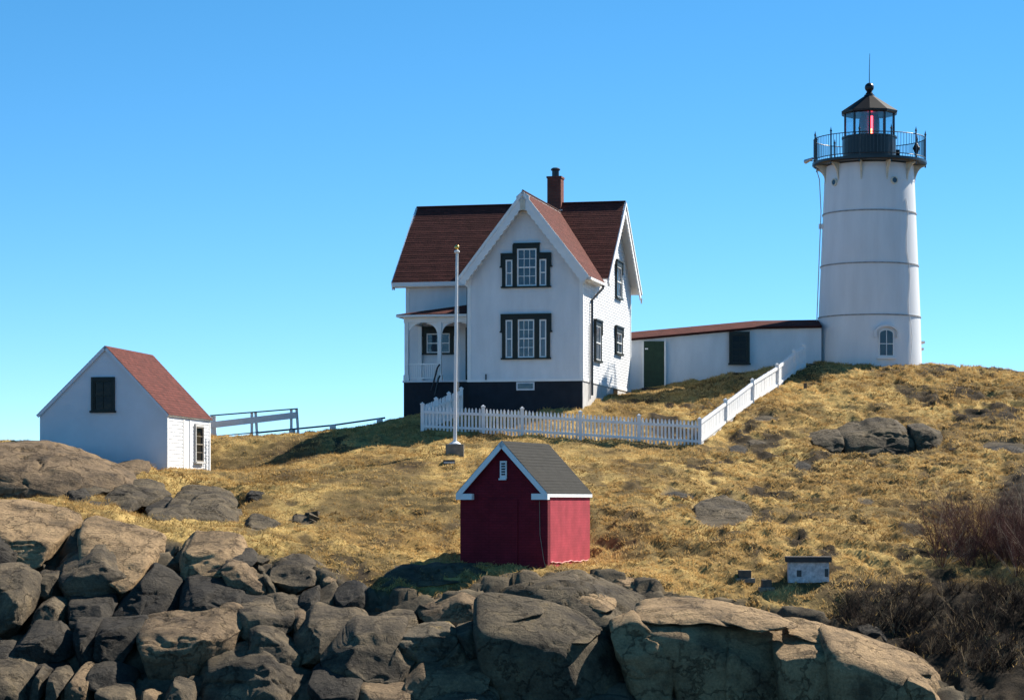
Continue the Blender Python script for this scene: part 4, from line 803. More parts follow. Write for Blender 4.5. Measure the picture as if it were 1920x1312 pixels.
# chimney
c = MB(); c.box(-2.84,-2.26,6.7,7.3,6.6,8.68).box(-2.87,-2.23,6.67,7.33,8.68,8.76); ch = c.build('chimney', M['brick'], H)
MB().box(-2.92,-2.19,6.64,7.36,6.7,7.36).build('flashing', M['found_light'], ch)
MB().tube([(-2.55,7.0,8.76),(-2.55,7.0,9.06)], 0.15, 12).build('chimney_pot', M['black'], ch)
MB().lathe([(0.17,0),(0.20,0.03),(0.20,0.07),(0.13,0.12)], 12, (-2.55,7.0,9.02)).build('chimney_cap', M['black'], ch)
# triple windows on the front
Ff = face((0,-0.024,0), (1,0,0), (0,-1,0))
def triple(z0, z1, zc, xs0, xs1, xc0, xc1, s_z1):
    b = MB(); d = 0.07
    gl = ((xs0+0.14, xs0+0.42), (xc0+0.11, xc1-0.11), (xs1-0.42, xs1-0.14))
    b.box(xs0, gl[0][0], 0, d, z0, z1, Ff).box(gl[0][1], gl[1][0], 0, d, z0, max(z1, zc) if zc > z1 else z1, Ff).box(gl[1][1], gl[2][0], 0, d, z0, max(z1, zc), Ff).box(gl[2][1], xs1, 0, d, z0, z1, Ff)
    b.box(gl[0][0], gl[0][1], 0, d, s_z1, z1, Ff).box(gl[2][0], gl[2][1], 0, d, s_z1, z1, Ff).box(gl[1][0], gl[1][1], 0, d, zc-0.17, zc, Ff)
    w = b.build('window', M['green'], H)
    MB().box(xs0-0.04, xs1+0.04, 0, d+0.05, z0-0.06, z0, Ff).build('sill', M['green'], w)
    h = MB(); zh = z0+(z1-z0)*0.60
    h.box(xs0-0.05, xs0, 0, d+0.03, zh, z1, Ff).box(xs1, xs1+0.05, 0, d+0.03, zh, z1, Ff)
    h.prism([Ff @ Vector(p) for p in ((xs0,0.02,zh-0.02),(xs0-0.11,0.02,zh),(xs0-0.05,0.02,zh+0.08),(xs0,0.02,zh+0.08))], Ff.to_3x3() @ Vector((0,0.05,0)))
    h.prism([Ff @ Vector(p) for p in ((xs1,0.02,zh-0.02),(xs1+0.11,0.02,zh),(xs1+0.05,0.02,zh+0.08),(xs1,0.02,zh+0.08))], Ff.to_3x3() @ Vector((0,0.05,0)))
    h.box(xs0-0.05, (xc0 if zc > z1 else xs1+0.05), 0, d+0.045, z1, z1+0.05, Ff)
    if zc > z1: h.box(xc1, xs1+0.05, 0, d+0.045, z1, z1+0.05, Ff).box(xc0-0.03, xc1+0.03, 0, d+0.045, zc, zc+0.05, Ff)
    h.build('hood', M['green'], w)
    sash(w, Ff, gl[0][0], gl[0][1], z0, s_z1, 1, 2, 0.055, gm='bluewhite'); sash(w, Ff, gl[2][0], gl[2][1], z0, s_z1, 1, 2, 0.055, gm='bluewhite')
    sash(w, Ff, gl[1][0], gl[1][1], z0, zc-0.17, 3, 4, 0.055)
triple(3.60, 4.84, 5.23, -3.18, -1.27, -2.69, -1.69, 4.64)
triple(0.82, 2.48, 2.48, -3.18, -1.27, -2.66, -1.78, 2.30)
# side windows
Fs = face((0.024,0,0), (0,1,0), (1,0,0))
hooded_window(H, Fs, 2.25, 3.55, 0.85, 2.40, 2, 2, 0.13)
hooded_window(H, Fs, 6.7, 8.2, 1.40, 2.45, 2, 2, 0.15)
hooded_window(H, Fs, 6.8, 8.1, 3.72, 5.20, 2, 2, 0.15)
# porch
PV, PL = 1.35, -7.5
MB().box(PL-0.08,-WW-0.01,PV-0.08,V1-0.001,-0.02,0.05).build('porch_floor', M['rail'], H)
def porch_post(x, y):
    p = MB().box(x-0.075,x+0.075,y-0.075,y+0.075,0.05,2.36).build('porch_post', M['whitetrim'], H)
    MB().box(x-0.11,x+0.11,y-0.11,y+0.11,0.05,0.28).build('plinth', M['whitetrim'], p)
    return p
PX = (PL+0.06, -6.08, -WW-0.09)
for x in PX: porch_post(x, PV+0.06)
porch_post(PL+0.06, V1-0.12)
MB().box(PL-0.04,-WW-0.01,PV-0.03,PV+0.14,2.36,2.62).box(PL-0.04,PL+0.13,PV+0.14,V1-0.01,2.36,2.62).build('porch_beam', M['whitetrim'], H)
def spandrel(x, s, y=PV+0.04):
    pts = [(x, y, 2.36)]+[(x+s*(0.46-0.42*math.sin(t)), y, 1.86+0.46*(1-math.cos(t))+0.04) for t in [i*math.pi/2/8 for i in range(9)]][::1]
    q = [(x, y, 2.36), (x+s*0.46, y, 2.36), (x+s*0.46, y, 2.32)]+[(x+s*0.46-s*0.44*math.sin(t), y, 1.86+0.46*math.cos(t)) for t in [i*math.pi/2/8 for i in range(1, 9)]]+[(x+s*0.02, y, 1.80), (x, y, 1.80)]
    MB().prism(q, (0,0.05,0)).build('spandrel_bracket', M['whitetrim'], H)
spandrel(PX[0]+0.075, 1); spandrel(PX[1]-0.075, -1); spandrel(PX[1]+0.075, 1); spandrel(PX[2]-0.075, -1)
MB().box(PX[0]+0.08,PX[1]-0.08,PV+0.03,PV+0.08,0.68,0.74).build('porch_rail', M['whitetrim'], H)
MB().box(PX[0]+0.08,PX[1]-0.08,PV+0.03,PV+0.08,0.13,0.18).build('porch_rail', M['whitetrim'], H)
bp = None; nb = 13
for i in range(nb):
    x = PX[0]+0.14+(PX[1]-PX[0]-0.28)*i/(nb-1)
    if bp is None: bp = MB().box(-0.02,0.02,-0.015,0.015,0.18,0.68).build('porch_baluster', M['whitetrim'], H); o = bp
    else: o = bp.copy(); COL.objects.link(o); o.parent = H
    o.location = (x, PV+0.055, 0)
pt, pe = 3.22, 2.66; ex, ey = PL-0.28, PV-0.32; tx_ = -5.35
shingles('porch_roof', (ex,ey,pe), (-WW-0.005,ey,pe), (-WW-0.005,V1-0.02,pt), (tx_,V1-0.02,pt), H, M['red_shingle'])
shingles('porch_roof', (ex,V1-0.02,pe), (ex,ey,pe), (tx_-0.001,V1-0.03,pt), (tx_-0.02,V1-0.02,pt), H, M['red_shingle'])
MB().box(ex,-WW-0.012,ey,V1-0.03,pe-0.09,pe-0.01).build('porch_eave', M['whitetrim'], H)
Fp = face((0,V1-0.024,0), (1,0,0), (0,-1,0))
hooded_window(H, Fp, -7.35, -6.05, 1.28, 2.28, 2, 2, 0.16)
MB().box(-5.55,-4.62,V1-0.07,V1-0.026,0.06,2.3).build('porch_door', M['green'], H)
hb = MB()
hb.tube([(-6.35,PV-0.2,-0.35),(-6.12,PV-0.15,0.55),(-6.02,PV-0.15,0.68)], 0.035, 8).tube([(-6.12,PV-0.5,-0.55),(-6.0,PV-0.45,0.1),(-5.93,PV-0.45,0.22)], 0.035, 8)
hb.build('stair_handrail', M['black'], H)
MB().tube([(-WW+0.72,-0.06,-0.02),(-WW+0.72,-0.06,0.2)], 0.03, 6).build('water_tap', M['black'], H)

# ------------------------------------------------------------------ covered passage between house and tower
pA, pK, pB = W(1187,737,105.9), W(1420,704,106.6), W(1538,700,107.0)
P = tag(empty('covered_passage', pA), 'long low white covered passage with red roof joining house and tower', 'passage')
def pl(px, py, Y): return W(px, py, Y)-pA
topz = [pl(1180,638,105.9), pl(1420,616,106.6), pl(1540,614,107.0)]
b = MB(); dp = Vector((0,2.4,0))
for i in (0, 1):
    a, c = topz[i], topz[i+1]; b.prism([(a.x,a.y,-1.5),(c.x,c.y,-1.5),(c.x,c.y,c.z),(a.x,a.y,a.z)], dp)
b.build('wall', M['white'], P)
b = MB()
for i in (0, 1):
    a, c = topz[i], topz[i+1]
    for k in range(22):
        w0 = -0.6+k*0.14; z0a, z1a = a.z-(k+1)*0.125, a.z-k*0.125; z0c, z1c = c.z-(k+1)*0.125, c.z-k*0.125
        b.add([(a.x,a.y-0.016,z0a),(c.x,c.y-0.016,z0c),(c.x,c.y-0.005,z1c),(a.x,a.y-0.005,z1a),(a.x,a.y,z0a),(c.x,c.y,z0c)], [(0,1,2,3),(4,5,1,0)])
b.build('clapboards', M['white'], P, kind='stuff')
rise = 0.42
for i in (0, 1):
    a, c = topz[i]+Vector((0,-0.2,0.0)), topz[i+1]+Vector((0,-0.2,0.0)); r0, r1_ = topz[i]+Vector((0,1.2,rise)), topz[i+1]+Vector((0,1.2,rise))
    shingles('roof_slope', a+Vector((0,0,0.05)), c+Vector((0,0,0.05)), r1_, r0, P, M['red_shingle'])
    a2, c2 = topz[i]+Vector((0,2.6,0.05)), topz[i+1]+Vector((0,2.6,0.05)); shingles('roof_slope', a2, c2, r1_, r0, P, M['red_shingle'])
    MB().prism([a+Vector((0,0,0.07)), c+Vector((0,0,0.07)), c+Vector((0,0,-0.03)), a+Vector((0,0,-0.03))], (0,0.03,0)).build('fascia', M['red_shingle'], P)
    MB().prism([a+Vector((0,0.03,-0.03)), c+Vector((0,0.03,-0.03)), c+Vector((0,0.2,-0.03)), a+Vector((0,0.2,-0.03))], (0,0,0.03)).build('soffit', M['whitetrim'], P)
d0, d1 = pl(1207,727,105.95), pl(1245,640,106.05)
dr = MB().box(d0.x,d1.x,d0.y-0.06,d0.y+0.02,d0.z,d1.z).build('door', M['doorgreen'], P)
MB().box(d0.x-0.07,d0.x,d0.y-0.08,d0.y+0.02,d0.z,d1.z).box(d1.x,d1.x+0.07,d0.y-0.08,d0.y+0.02,d0.z,d1.z).build('door_frame', M['whitetrim'], P)
MB().box(d0.x+0.05,d0.x+0.18,d0.y-0.09,d0.y-0.061,d1.z-0.36,d1.z-0.30).build('hinge', M['whitetrim'], dr)
MB().box(d0.x-0.1,d1.x+0.1,d0.y-0.5,d0.y-0.02,d0.z-0.6,d0.z-0.02).build('door_step', M['tar'], P)
w0, w1 = pl(1367,684,106.4), pl(1405,622,106.5)
Fw = face((0, w0.y-0.03, 0), (1,0,0), (0,-1,0))
hooded_window(P, Fw, w0.x, w1.x, w0.z+0.07, w1.z, 2, 4, 0.11, 'green', ear=0, fm='green', gm='darkglass')

# ------------------------------------------------------------------ lighthouse
TX, TY = (1630-CX)*108/F, 108.0; TB = EYE+5.55
T = tag(empty('lighthouse', (TX, TY, TB)), 'white iron lighthouse tower with black lantern and red light', 'lighthouse')
z_of = lambda zz: EYE+zz-TB
rad = lambda z: 2.33-(2.33-1.94)*z/9.15
fl = [z_of(8.07), z_of(10.32), z_of(12.60), z_of(13.98)]
lev = [-1.2]+fl+[9.15]
for i in range(5):
    z0, z1 = lev[i], lev[i+1]; r0, r1_ = (rad(max(z0, 0)), rad(z1))
    MB().lathe([(r0, z0), (r1_, z1)], 72, cap=False).build('plate_ring', M['iron_white'], T, smooth=True)
for z in fl:
    hgt, o = (0.055, 0.035) if z != fl[-1] else (0.02, 0.012)
    MB().lathe([(rad(z)-0.01, z-hgt/2), (rad(z)+o, z-hgt/2), (rad(z)+o, z+hgt/2), (rad(z)-0.01, z+hgt/2)], 72, cap=False).build('flange', M['iron_white'] if z == fl[-1] else M['iron_flange'], T)
ZD = z_of(14.74)                                                   # underside of gallery
RD = 2.50
MB().lathe([(1.0,ZD),(RD-0.06,ZD),(RD,ZD+0.05),(RD,ZD+0.16),(1.0,ZD+0.18)], 72).build('gallery_deck', M['black'], T)
NP = 11; offp = R(-51)
for k in range(NP):
    t = offp+2*math.pi*k/NP; dx, dy = math.sin(t), -math.cos(t); px_, py_ = -dy, dx
    # curved bracket under the deck
    prof = [(rad(8.2)-0.02, ZD-0.86)]+[(rad(8.6)+0.02+(RD-0.08-rad(8.6))*(1-math.cos(s)), ZD-0.84+0.78*math.sin(s)) for s in [i*math.pi/2/8 for i in range(1, 9)]]+[(RD-0.08, ZD-0.001), (rad(9)-0.02, ZD-0.001)]
    inner = [(p[0], p[1]) for p in prof]
    MB().prism([(dx*p[0]-px_*0.035, dy*p[0]-py_*0.035, p[1]) for p in inner], (px_*0.07, py_*0.07, 0)).build('gallery_bracket', M['bracket'], T)
    po = MB().tube([(dx*(RD-0.07),dy*(RD-0.07),ZD-0.12),(dx*(RD-0.07),dy*(RD-0.07),ZD+1.32)], 0.034, 8).build('railing_post', M['black'], T)
    MB().lathe([(0.034,0),(0.055,0.03),(0.03,0.08),(0.002,0.22)], 8, (dx*(RD-0.07),dy*(RD-0.07),ZD+1.30)).build('finial', M['black'], po)
for zr in (ZD+0.28, ZD+1.18):
    MB().tube([(math.sin(t)*(RD-0.07), -math.cos(t)*(RD-0.07), zr) for t in [2*math.pi*i/66 for i in range(67)]], 0.020, 6, False).build('railing_rail', M['black'], T)
bal = None
for k in range(99):
    if k % 9 == 0: continue
    t = offp+2*math.pi*k/99
    if bal is None: bal = MB().tube([(0,0,0.26),(0,0,1.18)], 0.011, 5).build('baluster', M['black'], T); o = bal
    else: o = bal.copy(); COL.objects.link(o); o.parent = T
    o.location = (math.sin(t)*(RD-0.07), -math.cos(t)*(RD-0.07), ZD)
a0 = R(-7.4); RL = 1.16; ZP = z_of(16.0); ZG = z_of(17.02)
MB().lathe([(RL,ZD+0.17),(RL,ZP-0.05),(RL+0.05,ZP-0.05),(RL+0.05,ZP+0.02),(RL-0.12,ZP+0.02)], 40, a0=a0).build('lantern_parapet', M['black'], T)
MB().lathe([(RL+0.12,ZD+0.17),(RL+0.12,ZD+0.27),(RL,ZD+0.30)], 40, cap=False).build('parapet_skirt', M['black'], T)
for k in range(10):
    t = a0+2*math.pi*k/10; t2 = t+2*math.pi/10; p, q = Vector((math.sin(t),-math.cos(t),0))*(RL-0.05), Vector((math.sin(t2),-math.cos(t2),0))*(RL-0.05)
    MB().tube([p+Vector((0,0,ZP)), p+Vector((0,0,ZG+0.05))], 0.05, 6).build('lantern_mullion', M['black'], T)
    n = ((p+q)/2).normalized()*0.008
    MB().prism([p+Vector((0,0,ZP+0.02)), q+Vector((0,0,ZP+0.02)), q+Vector((0,0,ZG)), p+Vector((0,0,ZG))], n).build('lantern_pane', M['clear'], T)
MB().lathe([(RL+0.03,ZG-0.02),(RL+0.10,ZG+0.02),(RL+0.12,ZG+0.10),(RL-0.2,ZG+0.12)], 10, a0=a0).build('lantern_cornice', M['black'], T)
MB().lathe([(RL+0.12,ZG+0.10),(0.24,ZG+0.80),(0.2,ZG+0.82)], 10, a0=a0).build('lantern_roof', M['lantern_roof'], T)
MB().lathe([(0.24,ZG+0.78),(0.22,ZG+0.86),(0.15,ZG+0.90),(0.17,ZG+0.93),(0.11,ZG+0.97),(0.13,ZG+1.0),(0.08,ZG+1.06)], 20).build('roof_neck', M['black'], T, smooth=True)
MB().lathe([(0.02,ZG+0.99)]+[(0.205*math.sin(s), ZG+1.19-0.205*math.cos(s)) for s in [i*math.pi/12 for i in range(1, 12)]]+[(0.02,ZG+1.4)], 24).build('ventilator_ball', M['black'], T, smooth=True)
MB().tube([(0,0,ZG+1.38),(0,0,ZG+2.0),(0.02,0,ZG+2.68)], [0.02,0.016,0.010], 6).build('lightning_rod', M['darkrail'], T)
MB().lathe([(0.42,ZP),(0.45,ZP+0.25),(0.45,ZP+0.75),(0.38,ZG-0.02)], 24).build('lens', M['lensglass'], T, smooth=True)
lm = MB().tube([(0.0,-0.46,ZP+0.05),(0.0,-0.46,ZP+0.88)], 0.085, 10).build('lamp', M['redlamp'], T)
MB().tube([(0.0,-0.49,ZP+0.06),(0.0,-0.49,ZP+0.32)], 0.06, 10).build('lamp_flare', M['hotlamp'], lm)
MB().tube([(0,0,ZD+0.2),(0,0,ZP+0.05)], 0.3, 12).build('lens_pedestal', M['black'], T)
def radial(t, z, r): return Vector((math.sin(t)*r, -math.cos(t)*r, z))
for t in (R(24), R(-57), R(105), R(-135)):
    z = z_of(13.9); n = Vector((math.sin(t), -math.cos(t), 0)); c = radial(t, z, rad(z)-0.02)
    p = MB().tube([c, c+n*0.09], 0.165, 20).build('porthole', M['bracket'], T); MB().tube([c+n*0.05, c+n*0.095], 0.115, 20).build('porthole_glass', M['glass'], p)
tw = R(10); n = Vector((math.sin(tw), -math.cos(tw), 0)); a = Vector((math.cos(tw), math.sin(tw), 0))
Ft = face(tuple(n*(rad(1.3)-0.035)+Vector((0,0,z_of(6.28)))), a, n)
def arch(hw, z0, zs, k=10): return [(-hw,0,z0),(hw,0,z0)]+[(hw*math.cos(s),0,zs+hw*0.55*math.sin(s)) for s in [i*math.pi/k for i in range(k+1)]]
w = MB().prism([Ft @ Vector(p) for p in arch(0.335, -0.05, 0.96)], n*0.08).build('window', M['whitetrim'], T)
MB().prism([Ft @ Vector((p[0], p[1]+0.081, p[2])) for p in arch(0.29, 0.02, 0.94)], n*0.006).build('pane', M['glass'], w)
MB().box(-0.014,0.014,0.085,0.105,0.02,1.09,Ft).box(-0.29,0.29,0.085,0.104,0.50,0.53,Ft).build('muntin', M['whitetrim'], w)
MB().box(-0.42,0.42,0,0.16,-0.14,-0.065,Ft).build('sill', M['whitetrim'], w)
k = 12; o_ = [(0.53*math.cos(s), 0, 1.02+0.33*math.sin(s)) for s in [i*math.pi/k for i in range(k+1)]]; i_ = [(0.46*math.cos(s), 0, 0.99+0.27*math.sin(s)) for s in [i*math.pi/k for i in range(k, -1, -1)]]
MB().prism([Ft @ Vector(p) for p in o_+[(-0.53,0,0.78),(-0.46,0,0.78)]+i_+[(0.46,0,0.78),(0.53,0,0.78)]], n*0.16).build('hood', M['iron_white'], w)
# conduits and fittings
MB().tube([radial(R(-88), ZD-0.1, RD-0.15), radial(R(-87), ZD-0.6, rad(8.6)+0.25), radial(R(-86), 7.2, rad(7)+0.12), radial(R(-86), 2.2, rad(2)+0.1)], 0.022, 6).build('cable', M['found_light'], T)
MB().box(-2.22,-2.0,-0.15,0.1,6.45,6.65).build('cable_box', M['iron_white'], T)
MB().tube([radial(R(43+2.5*math.sin(i*1.3)), 7.6-i*0.55, rad(7.6-i*0.55)+0.02) for i in range(14)], 0.016, 6).build('cable', M['iron_white'], T)
fld = MB().tube([radial(R(-86), ZD+0.2, RD-0.05), radial(R(-86), ZD+0.22, RD+0.14)], 0.02, 6).build('floodlight', M['black'], T)
MB().tube([radial(R(-82), ZD+0.30, RD+0.06), radial(R(-92), ZD+0.22, RD+0.30)], [0.05, 0.10], 12).build('lamp_head', M['grey_metal'], fld)
MB().tube([radial(R(75), ZD+0.5, RD-0.45), radial(R(75), ZD+0.72, RD-0.45), radial(R(75), ZD+0.95, RD-0.45)], [0.06, 0.17, 0.04], 12).build('fog_signal', M['black'], T)
MB().tube([radial(R(75), ZD+0.15, RD-0.45), radial(R(75), ZD+1.25, RD-0.45)], 0.03, 8).build('signal_pole', M['black'], T)
MB().box(1.0,1.35,0.1,0.5,ZD+0.16,ZD+0.75).build('vent_box', M['lantern_roof'], T)
MB().box(2.2,2.55,0.6,1.2,1.45,1.55).box(2.2,2.5,0.6,1.2,1.15,1.25).build('rear_shelf', M['found_light'], T)
MB().box(2.0,2.75,0.8,1.6,-0.4,0.16).build('rear_step', M['found_light'], T)

# ------------------------------------------------------------------ red oil house
rl, rrz = local_frame(1027, 1062, 69, 19)
O = tag(empty('oil_house', rl, rrz), 'small red brick oil house with grey roof and white rake boards', 'shed')
OW, OD, OE, OA = 2.62, 4.0, 2.0, 3.42
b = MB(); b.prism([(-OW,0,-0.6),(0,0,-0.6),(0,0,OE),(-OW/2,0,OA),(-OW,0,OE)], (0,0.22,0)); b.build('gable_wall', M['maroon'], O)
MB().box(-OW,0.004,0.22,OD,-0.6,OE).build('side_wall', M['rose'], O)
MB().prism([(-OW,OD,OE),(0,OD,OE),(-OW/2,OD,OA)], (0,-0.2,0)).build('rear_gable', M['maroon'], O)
os_ = (OA-OE)/(OW/2); ovs = 0.06; rt = OA+0.12; e_z = rt-os_*(OW/2+ovs)
for s in (1, -1):
    x = -OW/2+s*(OW/2+ovs); A, B_, C, D_ = (x,-0.2,e_z), (x,OD+0.06,e_z), (-OW/2,OD+0.06,rt), (-OW/2,-0.2,rt)
    shingles('roof_slope', A, B_, C, D_, O, M['slate_shingle'], 0.12); slab('soffit', A, B_, C, D_, O, M['whitetrim'], 0.06)
    bargeboard(O, (-OW/2,-0.21,rt), (x,-0.21,e_z), (0,-1,0), 0.14, 0, 1, 'whitetrim', 0.05)
    MB().box(min(x,x-s*0.48),max(x,x-s*0.48),-0.205,-0.005,e_z-0.17,e_z-0.0).build('eave_return', M['whitetrim'], O)
    MB().box(min(x,x-s*0.05),max(x,x-s*0.05),-0.004,OD+0.06,e_z-0.10,e_z+0.0).build('eave_fascia', M['whitetrim'], O)
v = MB().box(-OW/2-0.10,-OW/2+0.10,-0.05,-0.005,2.48,2.98).build('vent', M['whitetrim'], O)
for i in range(5): MB().box(-OW/2-0.05,-OW/2+0.06,-0.065,-0.051,2.58+i*0.075,2.62+i*0.075).build('louvre', M['found_dark'], v)
MB().box(-OW/2-0.13,-OW/2+0.09,-0.08,-0.006,2.44,2.49).build('vent_sill', M['whitetrim'], v)
MB().tube([(-0.24,-0.02,OE-0.15),(-0.22,-0.03,0.9),(-0.1,-0.03,0.15),(-0.04,-0.02,-0.05)], 0.010, 5).build('ground_wire', M['concrete'], O)
pts = [(0.02, 0.24+i*(OD-0.3)/24, 0.10+0.014*math.sin(i*1.7)+0.018*math.sin(i*0.6+1)-0.02*(i > 20)) for i in range(25)]
MB().tube(pts, 0.018, 6).build('paint_edge', M['pale_rose'], O)
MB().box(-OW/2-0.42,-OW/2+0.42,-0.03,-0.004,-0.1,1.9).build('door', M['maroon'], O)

# ------------------------------------------------------------------ white shed at left
wl, wrz = local_frame(313, 885, 84, 9)
S = tag(empty('white_shed', wl, wrz), 'white gabled shed with red shingle roof behind the grey outcrop', 'shed')
SW, SD, SE, SA = 4.54, 5.25, 1.98, 4.26
b = MB(); b.prism([(-SW,0,-1.2),(0,0,-1.2),(0,0,SE),(-SW*0.48,0,SA),(-SW,0,SE)], (0,SD,0)); b.build('wall', M['white'], S)
sx = -SW*0.48
b = MB()
def rr_s(w, w2):
    f = lambda z: (-SW, 0) if z < SE else (-SW+(z-SE)*(sx+SW)/(SA-SE), (z-SE)*sx/(SA-SE))
    a, c = f(w), f(w2); return [(a[0], a[1], c[0], c[1])]
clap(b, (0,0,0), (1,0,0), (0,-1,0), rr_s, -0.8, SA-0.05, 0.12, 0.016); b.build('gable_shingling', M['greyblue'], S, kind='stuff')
b = MB(); clap(b, (0,0,0), (0,1,0), (1,0,0), lambda w, w2: [(0, 1.9, 0, 1.9), (2.75, SD, 2.75, SD)], -0.6, SE, 0.125, 0.022); b.build('side_clapboards', M['white'], S, kind='stuff')
for s, xe in ((1, 0.10), (-1, -SW-0.10)):
    sl2 = (SA-SE)/abs((0 if s > 0 else -SW)-sx); ez = SA+0.08-sl2*abs(xe-sx)
    A, B_, C, D_ = (xe,-0.09,ez), (xe,SD+0.1,ez), (sx,SD+0.1,SA+0.08), (sx,-0.09,SA+0.08)
    shingles('roof_slope', A, B_, C, D_, S, M['red_shingle'], 0.13); slab('soffit', A, B_, C, D_, S, M['whitetrim'], 0.05)
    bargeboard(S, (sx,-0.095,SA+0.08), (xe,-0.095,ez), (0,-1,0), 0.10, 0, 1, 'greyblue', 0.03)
MB().box(0.0,0.03,-0.03,0.10,-0.8,SE).build('corner_board', M['whitetrim'], S)
MB().box(0.0,0.03,SD-0.12,SD+0.03,-0.8,SE).build('corner_board', M['whitetrim'], S)
MB().box(0.0,0.035,1.85,2.05,-0.6,1.86).box(0.0,0.035,2.65,2.8,-0.6,1.86).build('door_frame', M['whitetrim'], S)
MB().box(-0.02,0.012,2.05,2.65,-0.6,1.86).build('door', M['rail'], S)
Fg = face((0,-0.018,0), (1,0,0), (0,-1,0))
hooded_window(S, Fg, -2.68, -1.84, 2.12, 3.27, 2, 2, 0.09, 'green', ear=0, fm='green', gm='darkglass')
Fd = face((0.024,0,0), (0,1,0), (1,0,0))
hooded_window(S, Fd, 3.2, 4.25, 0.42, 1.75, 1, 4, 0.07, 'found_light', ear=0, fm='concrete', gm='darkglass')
lt = MB()
lt.tube([(0.09,4.45,-0.2),(0.09,4.45,1.25)], 0.025, 6).tube([(0.09,4.85,-0.2),(0.09,4.85,1.2)], 0.025, 6)
for i in range(6): lt.tube([(0.09,4.45,0.05+i*0.2),(0.09,4.85,0.05+i*0.2)], 0.015, 5)
lt.build('wall_ladder', M['grey_metal'], S)  # bars added to stand for a trellis-like shadow on this wall

# ------------------------------------------------------------------ picket fence
FN = tag(empty('picket_fence', W(792,810,92)), 'white picket fence round the house yard, running up to the tower', 'fence')
f0 = FN.location.copy()
runs = [([(-3.36,92.0),(-1.98,95.85)], 0.13), ([(-3.36,92.0),((906-960)*91.8/F,91.8),((979-960)*91.6/F,91.6),((1088-960)*91.4/F,91.4),((1198-960)*91.2/F,91.2),(6.96,91.0)], 0.137), ([(6.96,91.0),(8.2,94.2),(9.55,97.5),(10.9,100.9),(11.9,103.6),(12.5,104.9)], 0.096)]
pkt = None; pst = None
def fpost(x, y, hh=1.12):
    global pst
    z = G(x, y)
    if pst is None:
        pst = MB().box(-0.065,0.065,-0.065,0.065,-0.4,1.05).build('post', M['fence'], FN)
        cap = MB().box(-0.085,0.085,-0.085,0.085,1.05,1.09).add([(-0.07,-0.07,1.09),(0.07,-0.07,1.09),(0.07,0.07,1.09),(-0.07,0.07,1.09),(0,0,1.15)], [(0,1,4),(1,2,4),(2,3,4),(3,0,4)]).build('post_cap', M['fence'], pst); o = pst
    else:
        o = pst.copy(); COL.objects.link(o); o.parent = FN; c = pst.children[0].copy(); COL.objects.link(c); c.parent = o
    o.location = (x-f0.x, y-f0.y, z-f0.z)
done = set()
for pts, sp in runs:
    L_ = [0]
    for p, q_ in zip(pts, pts[1:]): L_.append(L_[-1]+math.hypot(q_[0]-p[0], q_[1]-p[1]))
    npst = {(round(p[0], 2), round(p[1], 2)) for p in pts}
    more = [] if len(pts) > 2 else [((pts[0][0]*(1-t)+pts[1][0]*t), (pts[0][1]*(1-t)+pts[1][1]*t)) for t in (0.34, 0.67)]
    for p in list(pts)+more:
        kx = (round(p[0], 2), round(p[1], 2))
        if kx not in done: done.add(kx); fpost(*p)
    nrm = Vector((pts[-1][1]-pts[0][1], -(pts[-1][0]-pts[0][0]), 0)).normalized()
    allp = sorted(list(pts)+more, key=lambda p: math.hypot(p[0]-pts[0][0], p[1]-pts[0][1]))
    for p, q_ in zip(allp, allp[1:]):
        for hz, hh in (((0.24, 0.09), (0.78, 0.10)) if sp > 0.1 else ((0.24, 0.09), (0.93, 0.12))):
            a_, c_ = Vector((p[0], p[1], G(*p)+hz))-f0, Vector((q_[0], q_[1], G(*q_)+hz))-f0
            MB().beam(a_+nrm*0.03, c_+nrm*0.03, 0.04, hh).build('rail', M['fence'], FN)
        ln = math.hypot(q_[0]-p[0], q_[1]-p[1]); m_ = max(2, round(ln/sp)); rz = math.atan2(q_[1]-p[1], q_[0]-p[0])
        for i in range(1, m_):
            t = i/m_; x, y = p[0]+(q_[0]-p[0])*t, p[1]+(q_[1]-p[1])*t; z = G(*p)*(1-t)+G(*q_)*t
            if pkt is None:
                pb = MB(); pb.prism([(-0.038,0,0.04),(0.038,0,0.04),(0.038,0,0.93),(0.018,0,0.99),(0,0,1.01),(-0.018,0,0.99),(-0.038,0,0.93)], (0,0.022,0)); pkt = pb.build('picket', M['fence'], FN); o = pkt
            else: o = pkt.copy(); COL.objects.link(o); o.parent = FN
            o.location = (x-f0.x-nrm.x*0.005, y-f0.y-nrm.y*0.005, z-f0.z+random.uniform(-0.010, 0.010)); o.rotation_euler = (random.uniform(-0.01, 0.01), random.uniform(-0.012, 0.012), rz)

# ------------------------------------------------------------------ flagpole
fp = W(853, 856, 87.0); fp.z = G(fp.x, fp.y)
A_ = tag(empty('flagpole', fp), 'tall white flagpole with gold ball on a square concrete base', 'flagpole')
MB().box(-0.32,0.32,-0.32,0.32,-0.4,0.44).build('base_block', M['concrete'], A_, bevel=0.02)
MB().lathe([(0.21,0.44),(0.20,0.47),(0.10,0.53),(0.095,0.55)], 20).build('base_collar', M['whitetrim'], A_, smooth=True)
MB().tube([(0,0,0.45),(0.03,0,4.0),(0.07,0,7.25)], [0.066,0.058,0.042], 14).build('pole', M['whitetrim'], A_, smooth=True)
MB().lathe([(0.055,7.20),(0.10,7.24),(0.10,7.29),(0.03,7.33)], 14, (0.07,0,0)).build('truck', M['whitetrim'], A_, smooth=True)
MB().lathe([(0.01,7.32)]+[(0.085*math.sin(s), 7.42-0.085*math.cos(s)) for s in [i*math.pi/10 for i in range(1, 10)]]+[(0.01,7.51)], 16, (0.07,0,0)).build('gold_ball', M['gold'], A_, smooth=True)
MB().tube([(0.13,-0.02,1.2),(0.14,-0.02,4.0),(0.12,-0.02,7.2)], 0.008, 5).build('halyard', M['whitetrim'], A_)

